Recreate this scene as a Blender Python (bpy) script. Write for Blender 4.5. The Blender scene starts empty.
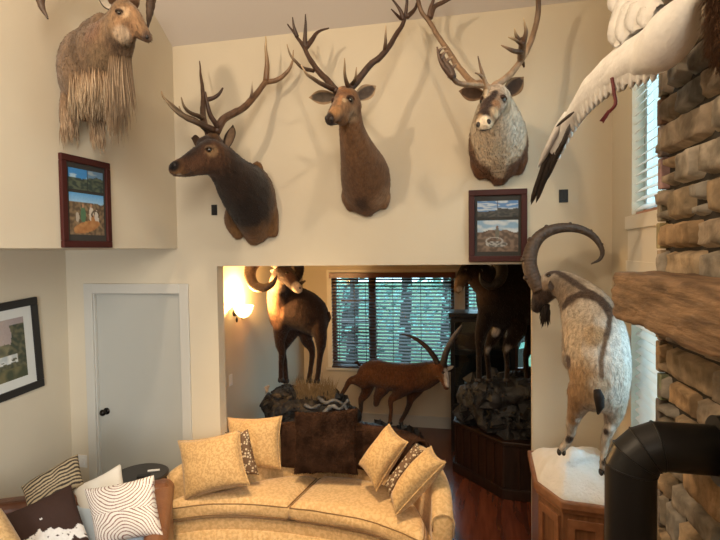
import bpy, math, random
import numpy as np
from math import sin, cos, pi, radians, sqrt, atan2, exp
from mathutils import Vector, Matrix, noise
from mathutils.bvhtree import BVHTree
random.seed(7)
SC = bpy.context.scene
COL = SC.collection

# ---------------------------------------------------------------- camera
CAM_H = 2.42
YAW, PITCH, ROLL, FPX = radians(13.179), radians(2.031), radians(-0.79), 540.0
_w = np.array([-sin(YAW)*cos(PITCH), cos(YAW)*cos(PITCH), -sin(PITCH)])
_r0 = np.array([cos(YAW), sin(YAW), 0.0]); _u0 = np.cross(_r0, _w)
_r = _r0*cos(ROLL)+_u0*sin(ROLL); _u = -_r0*sin(ROLL)+_u0*cos(ROLL)
cam_data = bpy.data.cameras.new('camera'); cam = bpy.data.objects.new('camera', cam_data); COL.objects.link(cam)
cam_data.sensor_width = 36; cam_data.lens = 36*FPX/720; cam_data.clip_start = 0.02; cam_data.clip_end = 200
cam.matrix_world = Matrix(((_r[0], _u[0], -_w[0], 0), (_r[1], _u[1], -_w[1], 0), (_r[2], _u[2], -_w[2], CAM_H), (0, 0, 0, 1)))
SC.camera = cam

# ---------------------------------------------------------------- world, lights, exposure
SC.view_settings.view_transform = 'Standard'; SC.view_settings.look = 'None'
SC.view_settings.gamma = 1; SC.view_settings.exposure = 0.0; SC.view_settings.use_curve_mapping = False
wd = bpy.data.worlds.new('world'); SC.world = wd; wd.use_nodes = True
bg = wd.node_tree.nodes['Background']; bg.inputs['Color'].default_value = (0.55, 0.80, 0.98, 1); bg.inputs['Strength'].default_value = 6.5

def lamp(name, kind, loc, power, color, size=0.1, target=None, size_y=None, spread=None, cone=None, blend=0.5):
    l = bpy.data.lights.new(name, kind); l.energy = power; l.color = color
    if kind == 'AREA':
        l.size = size
        if size_y: l.shape = 'RECTANGLE'; l.size_y = size_y
        if spread: l.spread = spread
    else:
        l.shadow_soft_size = size
    if kind == 'SPOT': l.spot_size = cone or 1.2; l.spot_blend = blend
    o = bpy.data.objects.new(name, l); COL.objects.link(o); o.location = loc
    if target is not None:
        o.rotation_euler = (Vector(target)-Vector(loc)).to_track_quat('-Z', 'Y').to_euler()
    return o
WARM = (1.0, 0.80, 0.57)
lamp('ceiling_lamp_west', 'POINT', (-1.9, 0.7, 4.6), 150, WARM, 0.07)
lamp('ceiling_lamp_east', 'SPOT', (0.30, 0.9, 5.0), 120, WARM, 0.08, (-1.0, 4.0, 2.1), cone=1.1, blend=0.9)
lamp('entry_window_light', 'AREA', (0.5, -1.2, 3.7), 72, (1.0, 0.91, 0.77), 1.6, (-3.0, 2.6, 2.9), 1.8, spread=1.75)
lamp('lower_wall_fill_light', 'AREA', (-1.2, -1.2, 1.5), 19, (0.93, 0.98, 1.0), 1.2, (-3.7, 2.6, 1.6), 1.6, spread=1.1)  # added fill that lifts the lower left wall; no window stands here
lamp('sofa_fill_spot', 'SPOT', (-1.2, 1.6, 5.0), 760, (1.0, 0.72, 0.42), 0.14, (-1.35, 3.85, 0.45), cone=0.62, blend=0.8)  # added warm spot to brighten the sofa, not a fixture of the room

# ---------------------------------------------------------------- pixel rays -> places in the room
def ray(x, y): return _w+(x-360)/FPX*_r-(y-270)/FPX*_u
def at(x, y, Y): d = ray(x, y); return Vector((np.array([0, 0, CAM_H])+d*(Y/d[1])).tolist())
def atX(x, y, X): d = ray(x, y); return Vector((np.array([0, 0, CAM_H])+d*(X/d[0])).tolist())
def atZ(x, y, Z): d = ray(x, y); return Vector((np.array([0, 0, CAM_H])+d*((Z-CAM_H)/d[2])).tolist())
def dep(p): return float((np.array(p)-np.array([0, 0, CAM_H])) @ _w)

# ---------------------------------------------------------------- materials
def mat(name, col=(.8, .8, .8), rough=.6, metal=0, col2=None, scale=8, stretch=(1, 1, 1), bump=0, bscale=40, attr=False, spec=.5,
        coat=0, emit=None, trans=0, kind='noise', detail=5, amt=1.0, sheen=0, ior=1.45, ramp=(.35, .65), bstretch=None):
    m = bpy.data.materials.new(name); m.use_nodes = True; nt = m.node_tree; n = nt.nodes; L = nt.links
    b = n['Principled BSDF']; b.inputs['Roughness'].default_value = rough; b.inputs['Metallic'].default_value = metal
    b.inputs['Specular IOR Level'].default_value = spec; b.inputs['Coat Weight'].default_value = coat
    b.inputs['Transmission Weight'].default_value = trans; b.inputs['Sheen Weight'].default_value = sheen; b.inputs['IOR'].default_value = ior
    b.inputs['Base Color'].default_value = (*col, 1)
    tc = n.new('ShaderNodeTexCoord')
    def mapped(st, sc):
        mp = n.new('ShaderNodeMapping'); mp.inputs['Scale'].default_value = tuple(s*sc for s in st); L.new(tc.outputs['Object'], mp.inputs['Vector']); return mp
    out = None
    if attr:
        a = n.new('ShaderNodeVertexColor'); a.layer_name = 'Col'; out = a.outputs['Color']
    if col2 is not None or attr:
        mp = mapped(stretch, scale)
        if kind == 'noise':
            t = n.new('ShaderNodeTexNoise'); t.inputs['Scale'].default_value = 1; t.inputs['Detail'].default_value = detail; fac = t.outputs['Fac']
        elif kind == 'voronoi':
            t = n.new('ShaderNodeTexVoronoi'); t.inputs['Scale'].default_value = 1; fac = t.outputs['Distance']
        elif kind == 'wave':
            t = n.new('ShaderNodeTexWave'); t.inputs['Scale'].default_value = 1; t.inputs['Distortion'].default_value = 5; t.inputs['Detail'].default_value = 3; fac = t.outputs['Fac']
        L.new(mp.outputs['Vector'], t.inputs['Vector'])
        r = n.new('ShaderNodeValToRGB'); r.color_ramp.elements[0].position = ramp[0]; r.color_ramp.elements[1].position = ramp[1]
        L.new(fac, r.inputs['Fac'])
        if attr:
            k = 1-0.45*amt
            r.color_ramp.elements[0].color = (k, k, k, 1); k2 = 1+0.35*amt; r.color_ramp.elements[1].color = (k2, k2, k2, 1)
            mx = n.new('ShaderNodeMix'); mx.data_type = 'RGBA'; mx.blend_type = 'MULTIPLY'; mx.inputs[0].default_value = 1
            L.new(out, mx.inputs[6]); L.new(r.outputs['Color'], mx.inputs[7]); out = mx.outputs[2]
        else:
            r.color_ramp.elements[0].color = (*col, 1); r.color_ramp.elements[1].color = (*col2, 1); out = r.outputs['Color']
    if out is not None: L.new(out, b.inputs['Base Color'])
    if bump:
        mp = mapped(bstretch or stretch, bscale); t = n.new('ShaderNodeTexNoise'); t.inputs['Scale'].default_value = 1; t.inputs['Detail'].default_value = 4
        L.new(mp.outputs['Vector'], t.inputs['Vector']); bp = n.new('ShaderNodeBump'); bp.inputs['Strength'].default_value = bump; bp.inputs['Distance'].default_value = .01
        L.new(t.outputs['Fac'], bp.inputs['Height']); L.new(bp.outputs['Normal'], b.inputs['Normal'])
    if emit:
        b.inputs['Emission Color'].default_value = (*emit[0], 1); b.inputs['Emission Strength'].default_value = emit[1]
    return m
WALL = mat('wall_paint', (.60, .525, .40), .75, bump=.05, bscale=60, col2=(.58, .505, .385), scale=2)
CEIL = mat('ceiling_paint', (.66, .60, .55), .8, bump=.05, bscale=60)
TRIM = mat('trim_paint', (.52, .50, .45), .4)
DOORP = mat('door_paint', (.43, .425, .385), .35)
SILL = mat('sill_paint', (.72, .66, .56), .45)
FLOOR = mat('cherry_floor', (.075, .018, .010), .22, col2=(.16, .045, .022), scale=2.2, stretch=(6, .6, 1), bump=.03, bscale=20, coat=.2)
CARPET = mat('room_floor', (.10, .05, .03), .4, col2=(.16, .08, .05), scale=2, stretch=(6, .6, 1))
FUR = mat('fur', rough=.85, attr=True, scale=38, stretch=(1.4, 1.4, .5), bump=.55, bscale=120, spec=.18, sheen=.15, amt=.55)
FURL = mat('fur_strands', rough=.7, attr=True, scale=60, spec=.25, amt=.3)
ANT = mat('antler_bone', rough=.42, attr=True, scale=30, bump=.4, bscale=90, stretch=(1, 1, .4), amt=.6)
HORN = mat('horn', rough=.5, attr=True, scale=40, bump=.5, bscale=70, stretch=(1, 1, 1), amt=.6)
EYE = mat('glass_eye', (.012, .007, .004), .06, coat=1)
NOSE = mat('nose_skin', (.02, .014, .012), .35)
HOOF = mat('hoof', (.03, .022, .018), .5)
EARM = mat('ear_skin', rough=.8, attr=True, scale=30, amt=.4, spec=.2)
FEATHER = mat('feathers', rough=.7, attr=True, scale=26, bump=.25, bscale=70, amt=.12, spec=.3)
STONE = mat('ledge_stone', rough=.85, attr=True, scale=11, bump=1.0, bscale=24, amt=1.0, spec=.2, detail=9)
MORTAR = mat('mortar', (.035, .03, .026), .95)
TIMBER = mat('mantel_timber', (.11, .062, .033), .65, col2=(.30, .185, .105), scale=5, stretch=(4, 1, 7), bump=.6, bscale=14, detail=8)
PIPE = mat('black_stovepipe', (.018, .017, .017), .42, metal=.3, bump=.08, bscale=12)
OAK = mat('pedestal_oak', (.15, .062, .028), .38, col2=(.24, .105, .048), scale=6, stretch=(7, 7, .7), coat=.2)
OAKT = mat('pedestal_trim', (.22, .09, .04), .35, col2=(.30, .13, .06), scale=6, stretch=(3, 3, 3), coat=.2)
SNOW = mat('artificial_snow', (.80, .80, .78), .8, col2=(.88, .88, .88), scale=9, bump=.7, bscale=60)
DARKW = mat('dark_wood', (.016, .008, .005), .4, col2=(.032, .015, .010), scale=5, stretch=(6, 6, .8))
ROCK = mat('dark_rock', (.010, .010, .011), .6, col2=(.040, .038, .037), scale=9, bump=.8, bscale=22, detail=8)
SOFA = mat('gold_damask', (.60, .385, .17), .75, col2=(.72, .49, .24), scale=44, bump=.2, bscale=120, sheen=.3, ramp=(.44, .56), detail=3)
SOFAP = mat('gold_damask_pillow', (.50, .305, .12), .72, col2=(.63, .41, .18), scale=60, bump=.25, bscale=120, sheen=.3, ramp=(.45, .55), detail=2)
PIPING = mat('brown_piping', (.26, .15, .06), .7)
DOTS = mat('dotted_weave', (.62, .52, .36), .8, col2=(.15, .085, .045), scale=44, kind='voronoi', ramp=(.30, .42), bump=.2)
FAUX = mat('brown_faux_fur', (.020, .009, .005), .85, col2=(.060, .029, .017), scale=9, bump=.5, bscale=60, spec=.12)
LEATHER = mat('brown_leather', (.10, .035, .015), .38, col2=(.17, .065, .028), scale=7, bump=.25, bscale=50)
WHITEC = mat('white_cloth', (.74, .71, .65), .85, bump=.15, bscale=30)
BLUEC = mat('pale_blue_cloth', (.52, .62, .72), .85, bump=.15, bscale=30)
PRINT = mat('printed_cloth', rough=.8, attr=True, scale=50, amt=.15, bump=.1)
PHOTO = mat('printed_photo', rough=.35, attr=True, scale=60, amt=.12, spec=.3)
FRAME = mat('mahogany_frame', (.050, .010, .008), .5, spec=.3)
BLACKF = mat('black_frame', (.012, .010, .009), .35)
MATB = mat('mat_board', (.62, .62, .58), .8)
MATD = mat('dark_mat_board', (.035, .032, .028), .8)
BLACKP = mat('black_plastic', (.010, .010, .010), .45)
WHITEP = mat('white_plastic', (.7, .69, .66), .4)
BRONZE = mat('oiled_bronze', (.018, .014, .012), .3, metal=.7)
BLINDB = mat('brown_blind', (.055, .025, .014), .45)
BLINDW = mat('white_blind', (.78, .74, .70), .5)
MULL = mat('brown_window_frame', (.10, .038, .018), .4)
WFRAME = mat('white_window_frame', (.75, .74, .72), .4)
SHADE = mat('sconce_glass', (.95, .8, .55), .4, emit=((1.0, .62, .25), 5.5))
METAL = mat('dark_metal', (.05, .045, .04), .35, metal=.9)
GRASS = mat('dry_grass', (.22, .15, .07), .8, col2=(.32, .22, .11), scale=20)
LEAF = mat('outdoor_leaves', (.09, .20, .16), .8, col2=(.26, .42, .34), scale=3, bump=.6, bscale=8)
BARK = mat('bark', (.05, .04, .035), .9, bump=.5, bscale=20)
LAWN = mat('lawn', (.06, .11, .05), .9, col2=(.09, .15, .07), scale=1)
REDL = mat('red_leg', (.10, .006, .008), .45, bump=.3, bscale=100)
def glass_mat():
    m = bpy.data.materials.new('window_glass'); m.use_nodes = True; nt = m.node_tree; n = nt.nodes
    n.remove(n['Principled BSDF']); t = n.new('ShaderNodeBsdfTransparent'); g = n.new('ShaderNodeBsdfGlossy'); g.inputs['Roughness'].default_value = .02
    t.inputs['Color'].default_value = (.88, .95, .95, 1)
    mx = n.new('ShaderNodeMixShader'); mx.inputs[0].default_value = .06
    nt.links.new(t.outputs[0], mx.inputs[1]); nt.links.new(g.outputs[0], mx.inputs[2]); nt.links.new(mx.outputs[0], n['Material Output'].inputs[0]); return m
GLASS = glass_mat()

# ---------------------------------------------------------------- object helpers
def tag(o, label=None, cat=None, group=None, kind=None):
    if label: o['label'] = label
    if cat: o['category'] = cat
    if group: o['group'] = group
    if kind: o['kind'] = kind
    return o
def thing(name, loc, label, cat, group=None, rz=0):
    o = bpy.data.objects.new(name, None); COL.objects.link(o); o.location = loc; o.rotation_euler = (0, 0, rz); o.empty_display_size = .05
    return tag(o, label, cat, group)
def link(name, me, m, parent=None, smooth=True, world=True):
    o = bpy.data.objects.new(name, me); COL.objects.link(o)
    if m is not None and not me.materials: me.materials.append(m)
    if smooth: me.polygons.foreach_set('use_smooth', [True]*len(me.polygons))
    if parent is not None:
        o.parent = parent
        if world:   # geometry was written in world space: move it into the parent's space
            top = parent; M = Matrix.Identity(4); chain = []
            while top is not None: chain.append(top); top = top.parent
            for c in reversed(chain):
                M = M @ (Matrix.Translation(c.location) @ c.rotation_euler.to_matrix().to_4x4())
            me.transform(M.inverted())
    return o
def cr(P, n):
    """Catmull-Rom through tuples of numbers, n steps a segment"""
    P = [np.array(p, dtype=float) for p in P]
    if len(P) < 2: return P
    Q = [2*P[0]-P[1]]+P+[2*P[-1]-P[-2]]; out = []
    for i in range(1, len(Q)-2):
        for k in range(n):
            t = k/n; a, b, c, d = Q[i-1], Q[i], Q[i+1], Q[i+2]
            out.append(.5*((2*b)+(-a+c)*t+(2*a-5*b+4*c-d)*t*t+(-a+3*b-3*c+d)*t**3))
    out.append(P[-1]); return out
class MB:
    def __init__(s): s.v = []; s.f = []; s.c = []
    def add(s, vs, fs, col=None):
        o = len(s.v); s.v += [tuple(v) for v in vs]; s.f += [tuple(i+o for i in f) for f in fs]
        if col is None: col = (1, 1, 1)
        if isinstance(col, list): s.c += col
        else: s.c += [col]*len(vs)
    def box(s, c, d, R=None, col=None):
        vs = []
        for k in range(8):
            v = Vector(((k & 1)-.5, (k >> 1 & 1)-.5, (k >> 2 & 1)-.5)); v = Vector((v.x*d[0], v.y*d[1], v.z*d[2]))
            if R is not None: v = R @ v
            vs.append(v+Vector(c))
        s.add(vs, [(0, 2, 3, 1), (4, 5, 7, 6), (0, 1, 5, 4), (2, 6, 7, 3), (0, 4, 6, 2), (1, 3, 7, 5)], col)
    def bx(s, x0, x1, y0, y1, z0, z1, col=None): s.box(((x0+x1)/2, (y0+y1)/2, (z0+z1)/2), (x1-x0, y1-y0, z1-z0), None, col)
    def tube(s, pts, rad, n=10, col=None, col1=None, flat=1.0, ref=(0, 1, 0), closed=True, cpow=1.0):
        """pts list of Vector, rad list; col to col1 along the length; flat = ratio of the radius along ref"""
        pts = [Vector(p) for p in pts]; ref = Vector(ref); vs = []; cs = []; fs = []; N = len(pts); side = None
        for i, p in enumerate(pts):
            t = (pts[min(i+1, N-1)]-pts[max(i-1, 0)]).normalized()
            if side is None:
                side = t.cross(ref)
                if side.length < 1e-3: side = t.cross(Vector((1, 0, 0)))
            side = (side-t*side.dot(t)).normalized(); up = side.cross(t).normalized()
            r = rad[i] if hasattr(rad, '__len__') else rad; k = (i/(N-1))**cpow
            c = col if col1 is None else tuple(col[j]*(1-k)+col1[j]*k for j in range(3))
            for a in range(n):
                an = 2*pi*a/n; vs.append(p+side*cos(an)*r+up*sin(an)*r*flat); cs.append(c or (1, 1, 1))
        for i in range(N-1):
            for a in range(n): fs.append((i*n+a, i*n+(a+1) % n, (i+1)*n+(a+1) % n, (i+1)*n+a))
        if closed: fs.append(tuple(range(n))[::-1]); fs.append(tuple((N-1)*n+a for a in range(n)))
        s.add(vs, fs, cs)
    def ball(s, c, r, col=None, nu=12, nv=8, R=None):
        if not hasattr(r, '__len__'): r = (r, r, r)
        vs = []; fs = []
        for j in range(1, nv):
            for i in range(nu):
                a = 2*pi*i/nu; b = pi*j/nv; v = Vector((r[0]*sin(b)*cos(a), r[1]*sin(b)*sin(a), r[2]*cos(b)))
                if R is not None: v = R @ v
                vs.append(v+Vector(c))
        for z in (r[2], -r[2]):
            v = Vector((0, 0, z));
            if R is not None: v = R @ v
            vs.append(v+Vector(c))
        T = len(vs)-2
        for j in range(nv-2):
            for i in range(nu): fs.append((j*nu+i, (j+1)*nu+i, (j+1)*nu+(i+1) % nu, j*nu+(i+1) % nu))
        for i in range(nu):
            fs.append((T, i, (i+1) % nu)); fs.append((T+1, (nv-2)*nu+(i+1) % nu, (nv-2)*nu+i))
        s.add(vs, fs, col)
    def prism(s, poly, z0, z1, col=None):
        n = len(poly); s.add([(x, y, z0) for x, y in poly]+[(x, y, z1) for x, y in poly],
                             [tuple(range(n))[::-1], tuple(range(n, 2*n))]+[(i, (i+1) % n, n+(i+1) % n, n+i) for i in range(n)], col)
    def lathe(s, prof, c=(0, 0, 0), n=24, col=None):
        vs = []; fs = []
        for r, z in prof:
            for i in range(n): a = 2*pi*i/n; vs.append((c[0]+r*cos(a), c[1]+r*sin(a), c[2]+z))
        for j in range(len(prof)-1):
            for i in range(n): fs.append((j*n+i, j*n+(i+1) % n, (j+1)*n+(i+1) % n, (j+1)*n+i))
        s.add(vs, fs, col)
    def mesh(s, name):
        me = bpy.data.meshes.new(name); me.from_pydata(s.v, [], s.f); me.update()
        ca = me.color_attributes.new('Col', 'FLOAT_COLOR', 'POINT')
        ca.data.foreach_set('color', np.array([(c[0], c[1], c[2], 1) for c in s.c], dtype=np.float32).ravel()); return me
    def build(s, name, m, parent=None, smooth=False, bevel=0, world=True):
        o = link(name, s.mesh(name), m, parent, smooth, world)
        if bevel:
            b = o.modifiers.new('bevel', 'BEVEL'); b.width = bevel; b.segments = 2; b.limit_method = 'ANGLE'
        return o
def struct(name, mb, m, parent=None):
    o = mb.build(name, m, parent)
    if parent is None: o['kind'] = 'structure'
    return o

# ================================================================ THE SETTING
YB = 4.0; XL = -2.48; XR = 0.84; ZS = 2.46
def ceil_z(y): return 4.12+0.66*(YB-y) if y > 0.6 else 4.12+0.66*3.4-0.5*(0.6-y)
b = MB(); b.bx(-3.7, 1.7, -3, 4.11, -.1, 0); struct('floor', b, CARPET)
b = MB(); b.bx(-2.7, 1.7, 4.11, 7.45, -.1, 0); b.v = [v for v in b.v]; o = struct('floor', b, FLOOR); o.name = 'floor_alcove'
# back wall: upper part and the lower part round door and opening
DX0, DX1, DZ = -3.315, -2.455, 2.10
OX0, OX1, OZ = -2.13, 0.315, 2.31
b = MB()
b.bx(-3.72, DX0, YB, YB+.11, 0, ZS); b.bx(DX0, DX1, YB, YB+.11, DZ, ZS); b.bx(DX1, OX0, YB, YB+.11, 0, ZS)
b.bx(OX0, OX1, YB, YB+.11, OZ, ZS); b.bx(OX1, 1.0, YB, YB+.11, 0, ZS); b.bx(-2.6, 1.0, YB, YB+.11, ZS, 4.2)
struct('wall_back', b, WALL)
b = MB(); b.add([(XL, -3, ZS), (XL, YB, ZS), (XL, YB, 4.2), (XL, .6, 6.5), (XL, -3, 4.7), (XL-.15, -3, ZS), (XL-.15, YB, ZS), (XL-.15, YB, 4.2), (XL-.15, .6, 6.5), (XL-.15, -3, 4.7)],
             [(0, 1, 2, 3, 4), (9, 8, 7, 6, 5), (0, 5, 6, 1), (1, 6, 7, 2), (2, 7, 8, 3), (3, 8, 9, 4), (4, 9, 5, 0)])
struct('wall_left_upper', b, WALL)
b = MB(); b.bx(-3.72, -3.57, -3, YB, 0, ZS); struct('wall_left', b, WALL)
b = MB(); b.bx(-3.72, XL-.15, -3, YB, ZS, ZS+.12); o = struct('ceiling_lower', b, WALL)
b = MB()
def slab(x0, x1, y0, z0, y1, z1, t=.12): b.add([(x0, y0, z0), (x1, y0, z0), (x1, y1, z1), (x0, y1, z1), (x0, y0, z0+t), (x1, y0, z0+t), (x1, y1, z1+t), (x0, y1, z1+t)],
                                          [(0, 1, 2, 3), (7, 6, 5, 4), (0, 4, 5, 1), (1, 5, 6, 2), (2, 6, 7, 3), (3, 7, 4, 0)])
slab(-2.65, 1.0, YB+.11, ceil_z(YB)-.09, .6, ceil_z(.6)); slab(-2.65, 1.0, .6, ceil_z(.6), -3, ceil_z(-3)); struct('ceiling', b, CEIL)
b = MB(); b.bx(-3.72, 1.0, -3.15, -3, 0, 5); struct('wall_near', b, WALL)
# right wall with two windows
W1 = (2.45, 3.49, 2.60, 4.0); W2 = (2.45, 3.47, 1.32, 2.27)
b = MB(); XO = XR+.16
b.bx(XR, XO, W1[1], YB, 0, 6.5); b.bx(XR, XO, -3, W1[0], 0, 6.6)
b.bx(XR, XO, W1[0], W1[1], 0, W2[2]); b.bx(XR, XO, W1[0], W1[1], W2[3], W1[2]); b.bx(XR, XO, W1[0], W1[1], W1[3], 6.5)
struct('wall_right', b, WALL)
# alcove shell
AXL, AXR, AYB = -2.55, 1.55, 7.30
A1 = (-2.12, -.42, .80, 2.09); A2 = (-.28, .9, .80, 2.09)
b = MB(); b.bx(AXL-.12, AXL, 4.11, AYB+.12, 0, ZS); struct('wall_alcove_left', b, WALL)
b = MB(); b.bx(AXR, AXR+.12, 4.11, AYB+.12, 0, ZS); b.bx(1.0, AXR, 4.0, 4.11, 0, ZS); struct('wall_alcove_right', b, WALL)
b = MB(); y0, y1 = AYB, AYB+.12
b.bx(AXL, A1[0], y0, y1, 0, ZS); b.bx(A1[0], A2[1], y0, y1, 0, .80); b.bx(A1[0], A2[1], y0, y1, 2.09, ZS); b.bx(A1[1], A2[0], y0, y1, .80, 2.09); b.bx(A2[1], AXR, y0, y1, 0, ZS)
struct('wall_alcove_back', b, WALL)
b = MB(); b.bx(AXL-.1, AXR+.1, 4.0, AYB+.12, ZS, ZS+.1); b.v = [(v[0], max(v[1], 4.11), v[2]) for v in b.v]; struct('ceiling_alcove', b, CEIL)
b = MB(); b.bx(AXL, AXR, AYB-.015, AYB, 0, .14); b.bx(AXL, AXR, AYB-.022, AYB, .14, .155); struct('baseboard_back', b, TRIM)
b = MB(); b.bx(AXL, AXL+.015, 4.11, AYB-.02, 0, .15); struct('baseboard_left', b, TRIM)
b = MB(); b.bx(DX1+.1, OX0, YB-.015, YB, 0, .14); struct('baseboard_pier', b, TRIM)
# alcove windows: frame, panes, mullions, brown blinds
def window(n, x0, x1, z0, z1, mull):
    t = thing('window_%d' % n, ((x0+x1)/2, AYB, z0), None, None); t['kind'] = 'structure'
    f = MB(); d = .05
    for a in ((x0, x0+d, z0, z1), (x1-d, x1, z0, z1), (x0+d, x1-d, z0, z0+d), (x0+d, x1-d, z1-d, z1)): f.bx(a[0], a[1], AYB+.03, AYB+.09, a[2], a[3])
    for m_ in mull: f.bx(m_-.05, m_+.05, AYB+.03, AYB+.09, z0+d, z1-d)
    f.build('window_frame', MULL, t)
    g = MB(); g.bx(x0+d, x1-d, AYB+.055, AYB+.062, z0+d, z1-d); g.build('pane', GLASS, t)
    c = MB(); w = .07
    c.bx(x0-w, x0, AYB-.018, AYB, z0-.03, z1+w); c.bx(x1, x1+w, AYB-.018, AYB, z0-.03, z1+w); c.bx(x0, x1, AYB-.018, AYB, z1, z1+w); c.bx(x0-w-.02, x1+w+.02, AYB-.05, AYB, z0-.05, z0-.02)
    c.build('window_casing', SILL, t, bevel=.004); return t
w1 = window(1, *A1, [-1.55]); window(2, *A2, [.35])
m_ = MB()
for z in (1.12, 1.42, 1.72): m_.bx(-2.0, -1.6, AYB+.045, AYB+.07, z-.008, z+.008)
m_.bx(-1.815, -1.8, AYB+.04, AYB+.075, .87, 2.0); m_.bx(-2.01, -1.6, AYB+.035, AYB+.08, 1.40, 1.44); m_.build('glazing_bar', MULL, w1)
def blind_y(x0, x1, z0, z1, lab, pitch=.046):
    t = thing('window_blind', ((x0+x1)/2, AYB-.03, z1), lab, 'blind')
    s = MB(); R = Matrix.Rotation(radians(24), 3, 'X'); z = z0+.03
    while z < z1-.05: s.box(((x0+x1)/2, AYB-.045, z), (x1-x0-.02, .048, .003), R); z += pitch
    s.build('slats', BLINDB, t)
    h = MB(); h.bx(x0-.02, x1+.02, AYB-.08, AYB-.02, z1-.045, z1+.03); h.build('valance', mat('blind_valance', (.13, .03, .015), .35), t, bevel=.004)
    h = MB(); h.bx(x0, x1, AYB-.065, AYB-.025, z0-.01, z0+.012); h.build('bottom_rail', BLINDB, t)
    k = x0+.12
    while k < x1: c = MB(); c.bx(k-.003, k+.003, AYB-.07, AYB-.067, z0, z1); c.build('ladder_cord', BLINDB, t); k += .38
blind_y(A1[0]+.0, A1[1]-.0, A1[2], A1[3], 'dark brown slatted blind over the window behind the running ibex')
blind_y(A2[0]+.0, A2[1]-.0, 1.62, A2[3], 'dark brown slatted blind behind the shadowed ram, half raised')
# right wall windows
def windowx(n, y0, y1, z0, z1, lab):
    t = thing('window_%d' % n, (XR, (y0+y1)/2, z0), None, None); t['kind'] = 'structure'; f = MB(); d = .045
    for a in ((y0, y0+d, z0, z1), (y1-d, y1, z0, z1), (y0+d, y1-d, z0, z0+d), (y0+d, y1-d, z1-d, z1)): f.bx(XR+.07, XR+.13, a[0], a[1], a[2], a[3])
    f.build('window_frame', WFRAME, t)
    g = MB(); g.bx(XR+.1, XR+.106, y0+d, y1-d, z0+d, z1-d); g.build('pane', GLASS, t)
    t = thing('window_blind', (XR+.04, (y0+y1)/2, z1), lab, 'blind')
    s = MB(); R = Matrix.Rotation(radians(-38), 3, 'Y'); z = z0+.05
    while z < z1-.04: s.box((XR+.035, (y0+y1)/2, z), (.052, y1-y0-.02, .003), R); z += .05
    s.build('slats', BLINDW, t)
    h = MB(); h.bx(XR+.01, XR+.06, y0+.005, y1-.005, z1-.05, z1-.001); h.build('head_rail', BLINDW, t)
    h = MB(); h.bx(XR+.02, XR+.05, y0+.01, y1-.01, z0+.008, z0+.026); h.build('bottom_rail', mat('rail', (.45, .22, .13), .5), t)
windowx(3, *W1, 'white slatted blind in the tall window beside the stone, above the mantel')
windowx(4, *W2, 'white slatted blind in the lower window behind the light coloured goat')
b = MB(); b.bx(XR-.02, XR, W1[0], W1[1]+.005, W2[3]+.02, W1[2]-.002); b.bx(XR-.035, XR, W1[0], W1[1]+.01, W1[2]-.075, W1[2]-.0)
b.bx(XR-.03, XR, W1[0], W1[1]+.008, W2[3]+.0, W2[3]+.07); struct('trim_1', b, SILL)
# door with casing
t = thing('door_1', ((DX0+DX1)/2, YB, 0), None, None); t['kind'] = 'structure'
b = MB(); b.bx(DX0+.02, DX1-.02, YB+.03, YB+.07, .005, DZ-.02); b.build('door_panel', DOORP, t, bevel=.003)
b = MB(); w = .07
b.bx(DX0-w, DX0+.012, YB-.02, YB, 0, DZ+w); b.bx(DX1-.012, DX1+w, YB-.02, YB, 0, DZ+w); b.bx(DX0+.012, DX1-.012, YB-.02, YB, DZ-.012, DZ+w)
b.bx(DX0, DX0+.02, YB, YB+.1, 0, DZ); b.bx(DX1-.02, DX1, YB, YB+.1, 0, DZ); b.bx(DX0+.02, DX1-.02, YB, YB+.1, DZ-.02, DZ)
b.build('door_casing', TRIM, t, bevel=.004)
kp = at(107, 411, YB+.03)
k = MB(); k.tube([kp+Vector((0, 0, 0)), kp+Vector((0, -.008, 0))], .030, 20); k.tube([kp+Vector((0, -.008, 0)), kp+Vector((0, -.035, 0))], .011, 12)
k.ball(kp+Vector((0, -.055, 0)), (.028, .024, .028), nu=18, nv=12); k.build('door_knob', BRONZE, t, smooth=True)
b = MB(); b.bx(-3.8, 1.2, YB+.2, YB+.21, 0, 2.4); b.v = [(min(v[0], -2.8), v[1], v[2]) for v in b.v]
# outdoors
b = MB(); b.bx(-20, 25, 7.6, 50, -.6, -.5); b.bx(1.3, 25, -20, 7.6, -.6, -.5); tag(struct('lawn_ground', b, LAWN), None, None, None, 'structure')

# plates and switches
def plate(p, nrm, w, h, m, lab, kind='wall_switch', cat='switch'):
    t = thing(kind, p, lab, cat); a = MB(); n = Vector(nrm); s = Vector((0, 0, 1)).cross(n)
    def bb(c, ww, hh, d): a.box(c, (abs(s.x)*ww+abs(n.x)*d, abs(s.y)*ww+abs(n.y)*d, hh))
    bb(p+n*.003, w, h, .006); a.build('cover_plate', m, t, bevel=.001)
    a = MB(); bb(p+n*.008, w*.38, h*.55, .006); a.build('rocker', m, t, bevel=.001)
plate(at(214.5, 210, YB), (0, -1, 0), .05, .085, BLACKP, 'small black wall plate below the left elk head')
plate(at(563.5, 196, YB), (0, -1, 0), .06, .09, BLACKP, 'small black wall plate under the bird wing, above the curled goat horn')
plate(atX(230.5, 380, AXL), (1, 0, 0), .07, .115, WHITEP, 'white light switch on the alcove wall under the sconce')
plate(at(83, 461, YB), (0, -1, 0), .09, .11, WHITEP, 'white wall outlet beside the door casing above the leather couch', 'wall_outlet', 'outlet')

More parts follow.
